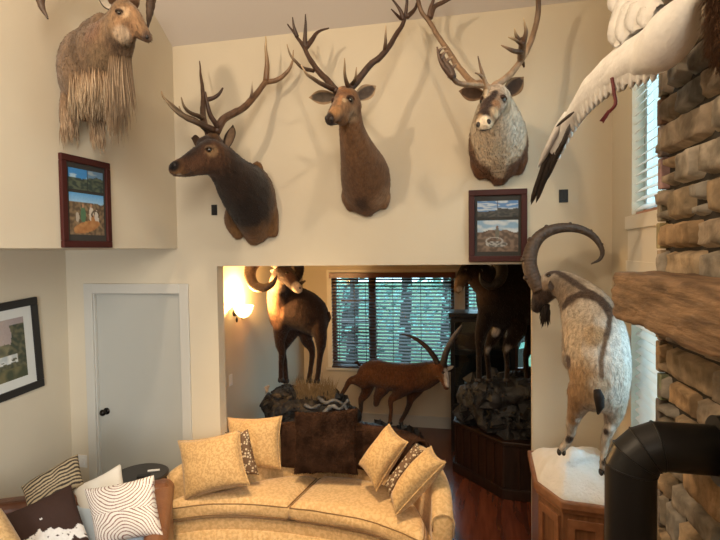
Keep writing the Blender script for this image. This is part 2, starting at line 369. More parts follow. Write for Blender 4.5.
# sconce
sp = atX(234, 313, AXL)
t = thing('wall_sconce', sp, 'glowing half bowl wall sconce in the alcove beside the bighorn ram', 'lamp')
k = MB(); k.tube([sp, sp+Vector((.018, 0, 0))], .035, 20); k.tube([sp+Vector((.01, 0, 0)), sp+Vector((.05, 0, -.035)), sp+Vector((.09, 0, -.02))], .008, 8)
k.ball(sp+Vector((.09, 0, -.05)), .013); k.ball(sp+Vector((.03, 0, -.07)), (.012, .012, .03)); k.build('bracket', METAL, t, smooth=True)
k = MB(); prof = [(.012, -.05), (.05, -.035), (.08, 0), (.098, .045), (.105, .075)]; k.lathe(prof+[(r-.004, z) for r, z in prof[::-1]], sp+Vector((.106, 0, 0)), 28); k.build('glass_shade', SHADE, t, smooth=True)
k = MB(); k.ball(sp+Vector((.10, 0, .035)), (.022, .022, .03)); k.build('bulb', mat('bulb', (1, .8, .5), .3, emit=((1, .7, .35), 20)), t, smooth=True)
lamp('sconce_lamp', 'POINT', tuple(sp+Vector((.10, 0, .13))), 85, (1.0, .58, .22), .03)

# ================================================================ CHIMNEY, MANTEL, STOVEPIPE
CH = Vector((.70, 2.44, 0)); SA = radians(3.7); sd = Vector((sin(SA), -cos(SA), 0)); sn = Vector((-cos(SA), -sin(SA), 0))   # along the face towards the camera, out of the face
FL = 1.9
chim = thing('stone_chimney', CH, 'tall chimney of stacked brown and grey ledge stones beside the windows', 'chimney')
b = MB(); p0 = CH-sn*.012+sd*.012; p1 = CH+sd*FL-sn*.012; b.prism([(p0.x, p0.y), (p1.x, p1.y), (XR-.002+.0, p1.y), (XR-.002, p0.y)], 0, 4.95); b.build('chimney_core', MORTAR, chim)
rs = random.Random(12)
STC = [(0.279, 0.221, 0.163), (0.309, 0.230, 0.150), (0.354, 0.239, 0.138), (0.234, 0.212, 0.183), (0.274, 0.238, 0.194), (0.330, 0.280, 0.215), (0.343, 0.263, 0.176), (0.207, 0.178, 0.142)]
def stone(mb, s0, s1, z0, z1, dpt, colr, depthback=.12):
    nx = max(3, int((s1-s0)/.022)); nz = max(3, int((z1-z0)/.018)); g = .003; sd0 = rs.random()*100
    tl = rs.uniform(-.010, .010); tz = rs.uniform(-.006, .006)
    front = []; cc = []
    cut = [rs.uniform(0, .016) for _ in range(4)]; skew = rs.uniform(-.012, .012)
    for j in range(nz+1):
        for i in range(nx+1):
            u = i/nx; v = j/nz
            s_ = s0+g+(s1-s0-2*g)*u; z_ = z0+g+(z1-z0-2*g)*v
            q = Vector((s_*9+sd0, z_*9, sd0)); e = min(u, 1-u)*(s1-s0); e2 = min(v, 1-v)*(z1-z0); ed = min(e, e2)
            prof = min(1, ed/.007)**.5
            d = dpt*.6+dpt*.4*prof+.009*noise.noise(q*.6)+.007*noise.noise(q*2)+.004*noise.noise(q*6)+tl*(u-.5)+tz*(v-.5)
            # steps where the stone was split
            if noise.noise(Vector((s_*5+sd0, z_*11, 3.3))) > .30: d -= .004
            if ed < 1e-6: d = -.02
            wob = .004*noise.noise(Vector((s_*20, z_*20, sd0+9))); cdx = cut[(0 if u < .5 else 1)+(0 if v < .5 else 2)]
            ww = max(0, .3-min(u, 1-u)-min(v, 1-v)); s_ += (1 if u < .5 else -1)*cdx*ww*2+wob; z_ += (1 if v < .5 else -1)*cdx*ww*1.2+wob+skew*(u-.5)*.6
            front.append(CH+sd*s_+sn*d+Vector((0, 0, z_)))
            n_ = 1+.35*noise.noise(q*1.7+Vector((5, 5, 5))); cc.append(tuple(c*n_ for c in colr))
    fs = [(j*(nx+1)+i, j*(nx+1)+i+1, (j+1)*(nx+1)+i+1, (j+1)*(nx+1)+i) for j in range(nz) for i in range(nx)]
    mb.add(front, fs, cc)
b = MB(); z = .02; corner = MB()
while z < 4.6:
    h = rs.choice([.075, .10, .13, .15, .12, .11]); s_ = -.0
    vis = (z > 1.2)
    # corner return face for the far side (Y+) so the stones read as solid blocks
    first = True
    while s_ < FL-.1:
        L_ = rs.choice([.12, .16, .20, .26, .32, .38]) if not first else rs.choice([.05, .07, .10, .16]); L_ = min(L_, FL-s_)
        c = list(rs.choice(STC)); k = rs.uniform(.8, 1.2); c = tuple(x*k for x in c)
        if h > .11 and rs.random() < .4 and L_ < .2:
            hh = h*rs.uniform(.4, .6); stone(b, s_, s_+L_, z, z+hh, rs.uniform(.018, .03), c); stone(b, s_, s_+L_, z+hh, z+h, rs.uniform(.018, .03), rs.choice(STC))
        else: stone(b, s_, s_+L_, z, z+h, rs.uniform(.016, .032), c)
        if first:
            off = rs.uniform(-.015, .012); p = CH+sd*(.03)+Vector((0, off, z+h/2)); corner.box(CH+sd*.02-sn*.05+Vector((0, off, z+h/2)), (.135, .05, h-.005), None, tuple(x*rs.uniform(.8, 1.1) for x in c)); first = False
        s_ += L_
    z += h
st = b.build('stones', STONE, chim, smooth=True); corner.build('corner_stones', STONE, chim, bevel=.005)
# mantel
mc = CH+sd*.0; a0 = Vector((.50, 2.36, 0))
t = thing('wood_mantel', (a0.x, a0.y, 2.15), 'rough hewn timber mantel beam jutting from the stone chimney', 'mantel')
b = MB(); nx = 60; nz = 12; Lm = 1.7; z0, z1 = 2.135, 2.322; ring = []
def mring(s_):
    out = []; W_ = .185
    for (u, v) in [(0, k/nz) for k in range(nz)]+[(k/8, 1) for k in range(8)]+[(1, 1-k/4) for k in range(4)]+[(1-k/4, 0) for k in range(4)]:
        p = a0+sd*s_-sn*(W_*u)+Vector((0, 0, z0+(z1-z0)*v)); q = Vector((s_*5, v*3, u*3))
        k = .012*noise.noise(q)+.006*noise.noise(q*3)+(.006*noise.noise(Vector((s_*25, v*30, 1))) if u == 0 else 0)
        e = min(v, 1-v) if u == 0 else 1
        if u == 0 and e < .08: k -= .006
        out.append(p+sn*k+Vector((0, 0, k*.5*(1 if v > .5 else -1))))
    return out
rings = [mring(Lm*i/nx) for i in range(nx+1)]; n = len(rings[0]); vs = [v for r_ in rings for v in r_]
fs = [(i*n+a, (i+1)*n+a, (i+1)*n+(a+1) % n, i*n+(a+1) % n) for i in range(nx) for a in range(n)]+[tuple(range(n)), tuple(nx*n+a for a in range(n))[::-1]]
b.add(vs, fs); b.build('beam', TIMBER, t, smooth=True)
# stovepipe
px_ = atZ(632, 460, 1.70); vx = Vector((.457, 1.90, 0)); R_ = .078; zc = 1.775
t = thing('stovepipe', (vx.x, vx.y, 0), 'black metal stovepipe bending into the stone chimney under the mantel', 'stovepipe')
hd = Vector((1, -.02, 0)).normalized(); rb = .10; rv = rb/cos(radians(11.25))
el = [vx+Vector((0, 0, 0))]+[vx+hd*(rb-rv*cos(radians(a)))+Vector((0, 0, zc-rb+rv*sin(radians(a)))) for a in (11.25, 33.75, 56.25, 78.75)]+[vx+hd*.36+Vector((0, 0, zc))]
def mitre(P, i, r, n=40):
    """pipe ring lying in the plane that halves the bend at corner i"""
    d0 = (P[i]-P[i-1]).normalized() if i else (P[1]-P[0]).normalized(); d1 = (P[i+1]-P[i]).normalized() if i < len(P)-1 else d0
    m_ = (d0+d1).normalized(); sd_ = Vector((0, 1, 0))*1.0; sd_ = (sd_-d0*sd_.dot(d0)).normalized(); up = sd_.cross(d0); out = []
    for k in range(n):
        a = 2*pi*k/n; c = sd_*cos(a)*r+up*sin(a)*r; c = c-d0*(c.dot(m_)/d0.dot(m_)); out.append(P[i]+c)
    return out
RG = [mitre(el, i, R_) for i in range(6)]; n = 40
for i, nm in enumerate(('vertical_pipe', 'elbow_gore', 'elbow_gore', 'elbow_gore', 'horizontal_pipe')):
    b = MB(); b.add(RG[i]+RG[i+1], [(k, (k+1) % n, n+(k+1) % n, n+k) for k in range(n)]+([tuple(range(n))[::-1]] if i == 0 else [])+([tuple(range(n, 2*n))] if i == 4 else [])); b.build(nm, PIPE, t, smooth=(i in (0, 4, 1, 2, 3)))
for i in range(1, 5):
    b = MB(); q = mitre(el, i, R_+.0005); b.tube(q+[q[0]], .0028, 6); b.build('seam_ridge', PIPE, t, smooth=True)
b = MB(); b.tube([vx+hd*.245+Vector((0, 0, zc)), vx+hd*.265+Vector((0, 0, zc))], R_+.03, 36); b.build('wall_collar', PIPE, t)
b = MB(); b.tube([vx+Vector((0, 0, 1.35)), vx+Vector((0, 0, 1.36))], R_+.002, 36); b.build('joint_band', PIPE, t)
# ================================================================ ANIMAL TOOLS
_S = MB(); _S.ball((0, 0, 0), 1, nu=14, nv=10); SV = np.array(_S.v); SF = _S.f
def K(px, py, Y, rx, ry=None, rz=None):
    p = at(px, py, Y); k = dep(p)/FPX; ry = rx if ry is None else ry; rz = rx if rz is None else rz
    return (p.x, p.y, p.z, rx*k, ry*k, rz*k)
def KX(px, py, X, rx, ry=None, rz=None):   # radii in metres here
    p = atX(px, py, X); return (p.x, p.y, p.z, rx, rx if ry is None else ry, rx if rz is None else rz)
def chain(*nodes):
    out = [np.array(nodes[0], float)]
    P = cr(nodes, 24)
    for q in P:
        q = np.array(q); q[3:] = np.maximum(q[3:], .002)
        if np.linalg.norm(q[:3]-out[-1][:3]) > .22*min(q[3:]): out.append(q)
    out.append(np.array(nodes[-1], float)); return out
def zcol(P, base, zones, jit=.12):
    """P Nx3, zones (centre, radius, colour, softness 0-1[, scale xyz]) laid over the base coat"""
    C = np.tile(np.array(base, float), (len(P), 1))
    for z in zones:
        c, r, col = (None if isinstance(z[0], list) else np.array(z[0], float)[:3]), z[1], np.array(z[2], float); soft = z[3] if len(z) > 3 else .35
        sc = np.array(z[4]) if len(z) > 4 else np.ones(3)
        if isinstance(z[0], list):   # a stripe along a line of points
            Q = [np.array(q, float) for q in z[0]]; d = np.full(len(P), 9e9)
            for a, b_ in zip(Q[:-1], Q[1:]):
                ab = b_-a; t_ = np.clip(((P-a) @ ab)/(ab @ ab), 0, 1)[:, None]; d = np.minimum(d, np.linalg.norm(P-a-t_*ab, axis=1))
            d = d/r+.22*np.array([noise.noise(Vector(p)*32) for p in P])+.16*np.array([noise.noise(Vector(p)*90) for p in P])
        else: d = np.linalg.norm((P-c)/sc, axis=1)/r
        d = d+.14*np.array([noise.noise(Vector(p)*14) for p in P])
        w = np.clip((1-d)/max(soft, 1e-3)+.5, 0, 1)[:, None]; w = w*w*(3-2*w); C = C*(1-w)+col*w
    return C
def setcol(me, C):
    ca = me.color_attributes.get('Col') or me.color_attributes.new('Col', 'FLOAT_COLOR', 'POINT')
    A = np.ones((len(me.vertices), 4), np.float32); A[:, :3] = C; ca.data.foreach_set('color', A.ravel())
def fuse(name, blobs, base, zones=(), voxel=.011, smooth=6, clampY=None, clampX=None, parent=None, fur=None, m=None, minz=None):
    vs = []; fs = []
    for q in blobs:
        o = len(vs)*len(SV); vs.append(SV*q[3:6]+q[:3]); fs += [tuple(i+o for i in f) for f in SF]
    me = bpy.data.meshes.new('t'); me.from_pydata(np.vstack(vs).tolist(), [], fs); me.update()
    ob = bpy.data.objects.new('t', me); COL.objects.link(ob)
    r = ob.modifiers.new('r', 'REMESH'); r.mode = 'VOXEL'; r.voxel_size = voxel
    s = ob.modifiers.new('s', 'SMOOTH'); s.iterations = smooth; s.factor = .6
    dg = bpy.context.evaluated_depsgraph_get(); m2 = bpy.data.meshes.new_from_object(ob.evaluated_get(dg), depsgraph=dg)
    bpy.data.objects.remove(ob); bpy.data.meshes.remove(me); m2.name = name
    N = len(m2.vertices); V = np.empty(N*3); m2.vertices.foreach_get('co', V); V = V.reshape(-1, 3)
    if clampY is not None: V[:, 1] = np.minimum(V[:, 1], clampY)
    if clampX is not None: V[:, 0] = np.maximum(V[:, 0], clampX)
    if minz is not None: V[:, 2] = np.maximum(V[:, 2], minz)
    m2.vertices.foreach_set('co', V.ravel()); m2.update()
    bv = BVHTree.FromPolygons([tuple(v) for v in V], [tuple(p.vertices) for p in m2.polygons])
    if fur:   # short tufts of hair standing off the coat
        n, ln, flow, wd_ = fur; rr = random.Random(5)
        F = [tuple(p.vertices) for p in m2.polygons]; cen = np.array([p.center for p in m2.polygons]); nor = np.array([p.normal for p in m2.polygons])
        nv = []; nf = []
        for _ in range(n):
            i = rr.randrange(len(F)); c = Vector(cen[i]); nn = Vector(nor[i])
            if clampY is not None and c.y > clampY-.012: continue
            if clampX is not None and c.x < clampX+.012: continue
            fl = Vector(flow(c) if callable(flow) else flow); t = fl-nn*fl.dot(nn); t = t.normalized() if t.length > 1e-4 else fl
            d = (t+nn*rr.uniform(.18, .5)+Vector((rr.uniform(-.25, .25), rr.uniform(-.25, .25), rr.uniform(-.25, .25)))).normalized(); L_ = ln*rr.uniform(.6, 1.4)
            s_ = d.cross(nn).normalized()*wd_; c = c-nn*.002-d*L_*.2; o = N+len(nv)
            nv += [c-s_, c+s_, c+nn*wd_*1.2, c+d*L_]; nf += [(o, o+1, o+3), (o+1, o+2, o+3), (o+2, o, o+3)]
        V = np.vstack([V, np.array([tuple(v) for v in nv])]); bpy.data.meshes.remove(m2)
        m2 = bpy.data.meshes.new(name); m2.from_pydata(V.tolist(), [], F+nf); m2.update()
    Z2 = []
    for z in zones:
        if isinstance(z[0], list):
            Q = [(q if len(q) == 3 else bv.ray_cast(CP, Vector(ray(*q).tolist()).normalized())[0]) for q in z[0]]; Q = [q for q in Q if q is not None]
            if len(Q) < 2: continue
            z = (Q,)+tuple(z[1:])
        elif len(z[0]) == 2:
            h = bv.ray_cast(CP, Vector(ray(*z[0]).tolist()).normalized())[0]
            if h is None: continue
            z = (h,)+tuple(z[1:])
        Z2.append(z)
    C = zcol(V, base, Z2)
    if fur and len(V) > N:
        T = (len(V)-N)//4; C[N:] *= np.repeat(np.random.default_rng(3).uniform(.82, 1.16, T), 4)[:, None]
        for k in range(3): pass
    setcol(m2, C)
    o = link(name, m2, m or FUR, parent); return o, bv
CP = Vector((0, 0, CAM_H))
def surf(bv, px, py, back=0.0):
    """the point of a body's surface seen at a pixel, and its normal"""
    d = Vector(ray(px, py).tolist()).normalized(); h, n_, i, L_ = bv.ray_cast(CP, d)
    if h is None: return None, None
    return h-n_*back, n_
def mirror(p, a, b_, up):
    """mirror p across the plane holding the head's axis a-b and up"""
    n_ = (Vector(b_)-Vector(a)).cross(Vector(up)).normalized(); return p-n_*2*(p-Vector(a)).dot(n_)
def eyes(parent, bv, pts, r, ring=(.05, .03, .02), axis=None):
    for (px, py) in pts:
        p, n_ = surf(bv, px, py)
        if p is None: continue
        L_ = [(p, n_)]
        if axis:
            q = mirror(p, *axis); h = bv.find_nearest(q); L_.append((h[0], h[1]))
        for p, n_ in L_:
            b = MB(); b.ball(p-n_*r*.25, r, nu=16, nv=10); b.build('eye', EYE, parent, smooth=True)
            s_ = n_.cross(Vector((0, 0, 1))).normalized(); u_ = s_.cross(n_).normalized(); pts2 = []
            for k in range(13): a = pi*k/12; pts2.append(p+s_*cos(a)*r*1.35+u_*sin(a)*r*1.05+n_*r*.25)
            b = MB(); b.tube(pts2, [r*.18+r*.32*sin(pi*k/12) for k in range(13)], 6, col=ring); b.build('eyelid', EARM, parent, smooth=True)
def ear(parent, base, tip, w, face, col_in, col_out, cup=.45, name='ear', rim=None):
    base, tip = Vector(base), Vector(tip); ax = (tip-base); face = Vector(face).normalized(); side = ax.cross(face).normalized(); face = side.cross(ax).normalized()
    nu, nv = 14, 10; b = MB()
    for sgn in (1, -1):
        vs = []; cs = []
        for i in range(nu+1):
            t = i/nu; ww = w*(sin(pi*min(1, t*.78+.12))**.75)*(1-t**6*.9)
            for j in range(nv+1):
                v = 2*j/nv-1; off = cup*ww*(v*v-.5)*(1-.5*t); th = .004*sgn*(1-abs(v)**4)
                p = base+ax*t+side*v*ww*(1-.12*cup)+face*(off+th)+face*(-.12*w*sin(pi*t)); vs.append(p)
                c = col_in if sgn > 0 else col_out
                if rim and sgn > 0 and (abs(v) > .72 or t > .9): c = rim
                cs.append(c)
        fs = [(i*(nv+1)+j, i*(nv+1)+j+1, (i+1)*(nv+1)+j+1, (i+1)*(nv+1)+j) for i in range(nu) for j in range(nv)]
        if sgn < 0: fs = [f[::-1] for f in fs]
        b.add(vs, fs, cs)
    return b.build(name, EARM, parent, smooth=True)
def antler(parent, beams, name='antler', c0=(.060, .032, .018), c1=(.34, .24, .14), n=9, Lm=None):
    """beams: (list of (px,py,Y), r0 px, r1 px[, colours]) each a tine or the main beam"""
    b = MB()
    for q in beams:
        pts, r0, r1 = q[0], q[1], q[2]; ca, cb = (q[3], q[4]) if len(q) > 4 else (c0, c1)
        P = cr([tuple(at(*p)) for p in pts], 6); N = len(P)
        k = dep(P[0])/FPX; R_ = [(r0*1.12+(r1-r0*1.12)*(i/(N-1))**1.3)*k*(1+.10*noise.noise(Vector(P[i])*25)) for i in range(N)]
        P = [Vector(p)+Vector((noise.noise(Vector(p)*18), noise.noise(Vector(p)*18+Vector((9, 0, 0))), noise.noise(Vector(p)*18+Vector((0, 9, 0)))))*r0*k*.15*(1 if 0 < i < N-1 else 0) for i, p in enumerate(P)]
        b.tube(P, R_, n, col=ca, col1=cb, cpow=2.2)
    return b.build(name, ANT, parent, smooth=True)
def horn(parent, pts, r, name='horn', c0=(.05, .032, .02), c1=(.03, .02, .015), ridge=.12, nr=30, flat=1.0, ref=(0, 1, 0), knobs=0, n=16, steps=18, raw=False, kc=None):
    """pts (px,py,Y) or world points, r list of px radii at those points"""
    if raw: W_ = [(*p, rr) for p, rr in zip(pts, r)]
    else: W_ = [(*at(*p), rr*dep(at(*p))/FPX) for p, rr in zip(pts, r)]
    P = cr(W_, steps); L_ = [0]
    for i in range(1, len(P)): L_.append(L_[-1]+np.linalg.norm(P[i][:3]-P[i-1][:3]))
    rad = []
    for p, l in zip(P, L_):
        ph = l/L_[-1]*nr; s_ = abs(sin(pi*ph))**.6
        rad.append(max(p[3], .0015)*(1+ridge*(s_-.7)))
    b = MB(); b.tube([Vector(p[:3]) for p in P], rad, n, col=c0, col1=c1, flat=flat, ref=ref)
    for fk in (knobs or ()):
        q = P[int(fk*len(P))]; p = Vector(q[:3]); d_ = (p-kc).normalized(); b.ball(p+d_*q[3]*.85, (q[3]*.42, q[3]*.7, q[3]*.42), nu=10, nv=8, col=(.07, .043, .03))
    o = b.build(name, HORN, parent, smooth=True); return o, P
def strands(parent, name, roots, ln, wd_, col, down=(0, 0, -1), jitter=.15, n=5, m=None, curl=.0, seed=1, root=None):
    rr = random.Random(seed); b = MB(); dn = Vector(down)
    for p in roots:
        p = Vector(p); L_ = ln*rr.uniform(.65, 1.15); d = (dn+Vector((rr.uniform(-1, 1), rr.uniform(-1, 1), rr.uniform(-.3, .3)))*jitter).normalized()
        k = rr.uniform(.65, 1.25); c = tuple(x*k for x in (col if not isinstance(col, list) else rr.choice(col)))
        pts = [p+d*L_*t+Vector((sin(t*3+p.x*40)*.006, 0, 0))+Vector((0, 0, -L_*.15*t*t)) for t in (0, .25, .5, .75, 1)]
        b.tube(pts, [wd_*.5, wd_*1.1, wd_*.9, wd_*.6, wd_*.1], 5, col=(root or c), col1=tuple(x*1.1 for x in c), cpow=.7)
    return b.build(name, m or FURL, parent, smooth=True)
def nostrils(parent, bv, pts, r, m=NOSE, name='nostril'):
    for px, py in pts:
        p, n_ = surf(bv, px, py)
        if p: b = MB(); b.ball(p-n_*r*.35, (r, r, r*1.2), nu=10, nv=8); b.build(name, m, parent, smooth=True)
def mouth(parent, bv, pix, r, m=NOSE):
    P = [surf(bv, *p)[0] for p in pix]; P = [p for p in P if p]
    if len(P) > 1:
        b = MB(); Q = cr([tuple(p) for p in P], 4); b.tube([Vector(q) for q in Q], [r]*len(Q), 6); b.build('mouth_line', m, parent, smooth=True)
YW = 3.992
# ================================================================ ELK (left of the three big heads)
t = thing('elk_head_mount', at(254, 205, 3.98), 'dark brown elk shoulder mount looking left on the upper wall', 'animal mount', 'antlered shoulder mounts on the upper wall')
bl = chain(K(256, 206, 3.97, 22, 16, 38), K(250, 198, 3.85, 24, 20, 34), K(240, 186, 3.70, 23, 20, 26), K(230, 173, 3.56, 19, 17, 20), K(220, 162, 3.45, 18, 14, 18), K(211, 157, 3.38, 19, 12, 17))
bl += chain(K(211, 157, 3.38, 17, 12, 18), K(199, 161, 3.33, 14, 10, 14.5), K(187, 166, 3.29, 10, 8, 11), K(177, 168.5, 3.26, 7.5, 7, 8.5), K(173.5, 169, 3.25, 5, 6, 6.5))
bl += chain(K(236, 215, 3.97, 11, 9, 14), K(231, 220, 3.98, 7, 5, 12), K(238, 232, 3.98, 7, 5, 8))+chain(K(254, 226, 3.95, 15, 8, 16), K(254, 237, 3.98, 9, 5, 9))+chain(K(271, 218, 3.97, 8, 8, 20), K(274, 230, 3.98, 5, 4, 8))
bl += [np.array(K(257, 170, 3.98, 7, 4, 9)), np.array(K(206, 146, 3.42, 10, 9, 10)), np.array(K(214, 147, 3.46, 11, 10, 12)), np.array(K(221, 153, 3.50, 11, 10, 12))]+chain(K(206, 141, 3.47, 6, 6, 5), K(214, 138, 3.46, 6, 6, 7))
hc = at(211, 157, 3.38)
zo = [(at(262, 222, 3.97), .42, (.17, .085, .034), .5), (at(270, 190, 3.95), .12, (.26, .135, .055), .8), (at(236, 190, 3.6), .33, (.016, .0085, .0055), .6, (1, 1.1, 1.15)), (at(226, 172, 3.5), .2, (.024, .012, .007), .6), (at(203, 158, 3.3), .17, (.058, .026, .013), .7), (at(190, 150, 3.3), .08, (.022, .011, .007), .8), (at(205, 140, 3.36), .07, (.028, .014, .008), .7),
      ((212, 151), .040, (.17, .10, .05), .7), ((209, 149), .018, (.02, .01, .007), .5), (at(172, 165, 3.2), .05, (.010, .007, .006), .5), ((180, 176), .022, (.36, .29, .21), .6), ((195, 172), .05, (.075, .035, .018), .8)]
el_, bv = fuse('body', bl, (.17, .085, .035), zo, clampY=YW, parent=t, fur=(5200, .022, lambda c: (.35, .5, -.8), .0022))
eyes(t, bv, [(209, 149.5)], .020, ring=(.10, .06, .035))
nostrils(t, bv, [(174.5, 165)], .012); mouth(t, bv, [(171.5, 173), (178, 175.5), (186, 174.5), (191, 172)], .003)
ear(t, at(227, 148, 3.43), at(233, 125, 3.47), .058, (-.35, -1, 0), (.13, .085, .055), (.04, .02, .012), rim=(.02, .012, .008))
ear(t, at(202, 144, 3.50), at(191.5, 138, 3.62), .045, (-.8, -.6, 0), (.10, .06, .04), (.06, .03, .015))
TP = (.62, .46, .26)
antler(t, [([(216, 133, 3.44), (224, 119, 3.50), (243, 108, 3.62), (255, 96, 3.72), (266, 81, 3.80)], 3.9, 2.9, (.07, .035, .02), (.17, .09, .045)),
           ([(266, 81, 3.80), (267, 66, 3.80), (266, 52, 3.78), (265.5, 36, 3.76)], 2.8, .6, (.17, .09, .045), TP), ([(265, 82, 3.80), (277, 80, 3.84), (287, 72, 3.86), (292, 63, 3.87), (293.5, 50, 3.88)], 2.6, .5, (.17, .09, .045), (.40, .26, .14)),
           ([(250, 101, 3.68), (252, 92, 3.66), (252, 81, 3.65)], 1.7, .4, (.10, .05, .03), (.6, .5, .36)),
           ([(218, 128, 3.44), (210, 114, 3.38), (207, 103, 3.36), (205, 92, 3.36)], 2.4, 1.2, (.06, .03, .018), (.06, .03, .02)),
           ([(214, 130, 3.43), (200, 124, 3.34), (186, 118, 3.26), (174, 110, 3.20), (163, 97, 3.16)], 3.0, .5)])
antler(t, [([(209, 134, 3.50), (204, 122, 3.58), (203, 108, 3.66), (203, 92, 3.74), (201, 76, 3.80), (199.5, 61, 3.84)], 3.5, .6, (.07, .035, .02), (.09, .05, .03)), ([(206, 100, 3.69), (214, 97.5, 3.72), (220, 93, 3.73), (223, 88, 3.74)], 2.2, .8, (.06, .03, .02), (.06, .03, .02)),
           ([(203, 118, 3.58), (196, 115, 3.50), (188, 111, 3.44), (183, 104, 3.40), (181, 97, 3.38)], 2.3, .5), ([(207, 130, 3.50), (196, 121, 3.42), (184, 115, 3.38), (172, 105, 3.36), (164, 98, 3.36), (161, 91, 3.36)], 2.6, .5), ([(205, 124, 3.54), (192, 120, 3.46), (183, 114, 3.42), (179, 106, 3.40)], 2, .5)])
# ================================================================ RED STAG (centre)
t = thing('stag_head_mount', at(366, 188, 3.98), 'reddish brown stag shoulder mount with raised neck between the other two heads', 'animal mount', 'antlered shoulder mounts on the upper wall')
bl = chain(K(366, 186, 3.97, 25, 15, 29), K(365, 176, 3.87, 25, 19, 28), K(360, 160, 3.73, 20, 18, 22), K(355, 144, 3.61, 15.5, 15, 18), K(351.5, 128, 3.52, 12.8, 13, 14), K(350, 113, 3.46, 11.5, 12, 13))
bl += chain(K(350, 106, 3.43, 12, 11, 12.5), K(344.5, 106, 3.37, 12, 10, 12.5), K(338.5, 111, 3.30, 9.5, 8, 9.5), K(333, 117, 3.24, 6.8, 6, 7), K(330.5, 120, 3.22, 6, 5, 6))+[np.array(K(342, 118, 3.33, 8, 7, 8)), np.array(K(347, 97, 3.42, 12.5, 10, 9)), np.array(K(342, 100, 3.38, 9, 8, 8)), np.array(K(344, 91, 3.44, 8, 7, 5))]
bl += chain(K(350, 196, 3.97, 9, 8, 12), K(351, 205, 3.985, 6, 5, 7))+chain(K(367, 200, 3.95, 13, 10, 11), K(367, 210, 3.98, 8, 5, 7))+chain(K(383, 197, 3.97, 8, 7, 11), K(384, 204, 3.985, 5, 4, 6))
zo = [(at(366, 190, 3.9), .36, (.15, .075, .036), .5), (at(362, 206, 3.85), .07, (.06, .028, .016), 1.2, (.7, 1, 1.4)), (at(382, 198, 3.9), .10, (.26, .15, .08), .9), (at(345, 196, 3.9), .05, (.20, .11, .06), .9), (at(340, 106, 3.25), .12, (.20, .11, .055), .6), (at(335, 108, 3.2), .055, (.33, .17, .07), .7), ((351, 100), .028, (.07, .04, .025), .6), ((344, 100), .018, (.42, .30, .18), .8), ((338, 96), .02, (.10, .05, .03), .6), ([(340, 88), (341, 96), (339, 104)], .014, (.33, .16, .07), .9),
      (at(343, 94, 3.37), .05, (.17, .075, .03), .6), (at(353, 116, 3.38), .055, (.30, .20, .12), .7), (at(326.5, 118, 3.18), .056, (.022, .013, .01), .45), ((335, 126), .022, (.42, .33, .24), .6), ((331, 128), .018, (.42, .34, .26), .5)]
el_, bv = fuse('body', bl, (.17, .085, .04), zo, clampY=YW, parent=t, voxel=.010, fur=(5200, .018, lambda c: (.1, .5, -.9), .002))
eyes(t, bv, [(350.5, 99.5)], .020, ring=(.06, .03, .02), axis=(tuple(at(345, 104, 3.37)), tuple(at(331, 119, 3.23)), (0, 0, 1)))
nostrils(t, bv, [(326, 118), (331.5, 119)], .013); mouth(t, bv, [(327, 125), (332, 125), (338, 124)], .004)
ear(t, at(335, 97, 3.44), at(309, 97.5, 3.50), .050, (.0, -1, -.4), (.09, .07, .055), (.07, .04, .025), rim=(.30, .2, .12))
ear(t, at(357, 98, 3.46), at(376, 86, 3.54), .055, (.0, -1, -.2), (.08, .06, .05), (.12, .07, .04), rim=(.34, .24, .15))
DA = (.055, .027, .016)
antler(t, [([(337, 92, 3.42), (328, 81, 3.50), (319, 72, 3.56), (310, 59, 3.62), (304, 47, 3.66), (297.5, 38, 3.68), (292, 30, 3.68), (287.5, 24, 3.67)], 3.3, .7, DA, DA), ([(297, 37, 3.68), (294, 28, 3.66), (292.5, 17, 3.64)], 2.0, .5, DA, DA),
           ([(305, 47, 3.66), (305, 36, 3.66), (305.5, 25, 3.64), (305.5, 14, 3.62)], 2.3, .5, DA, DA), ([(305, 48, 3.66), (312, 40, 3.69), (318, 32, 3.72), (329, 28, 3.75)], 2.6, .7, DA, DA),
           ([(314, 71, 3.58), (303, 68, 3.52), (296, 62, 3.48), (290, 54, 3.46), (287, 44, 3.45)], 1.9, .5), ([(334, 90, 3.42), (322, 84, 3.30), (312, 78, 3.20), (306, 73, 3.14), (301, 65, 3.11)], 2.3, .5, DA, (.6, .42, .25))])
antler(t, [([(348, 91, 3.42), (358, 80, 3.47), (369.5, 66, 3.52), (385, 52, 3.58), (396, 35, 3.64), (404.5, 20, 3.68), (406.5, 6, 3.68), (407, -8, 3.66)], 3.5, 1.2, DA, DA), ([(403.5, 20, 3.68), (400, 10, 3.66), (391, -2, 3.64)], 2.2, .6, DA, DA), ([(401, 19, 3.68), (396, 14, 3.64), (391, 9, 3.62)], 1.5, .5, DA, DA),
           ([(407, 17, 3.68), (415, 9, 3.72), (418.5, -2, 3.74)], 2.3, .8, DA, DA), ([(349, 88, 3.42), (345, 77, 3.34), (344.5, 58, 3.28)], 2.2, .5, DA, (.5, .35, .2)), ([(351, 86, 3.44), (355.5, 78, 3.38), (356.5, 67, 3.36)], 1.9, .5), ([(384.5, 52, 3.58), (385.5, 40, 3.53), (385.8, 25, 3.50)], 1.9, .5, DA, (.55, .4, .25))])
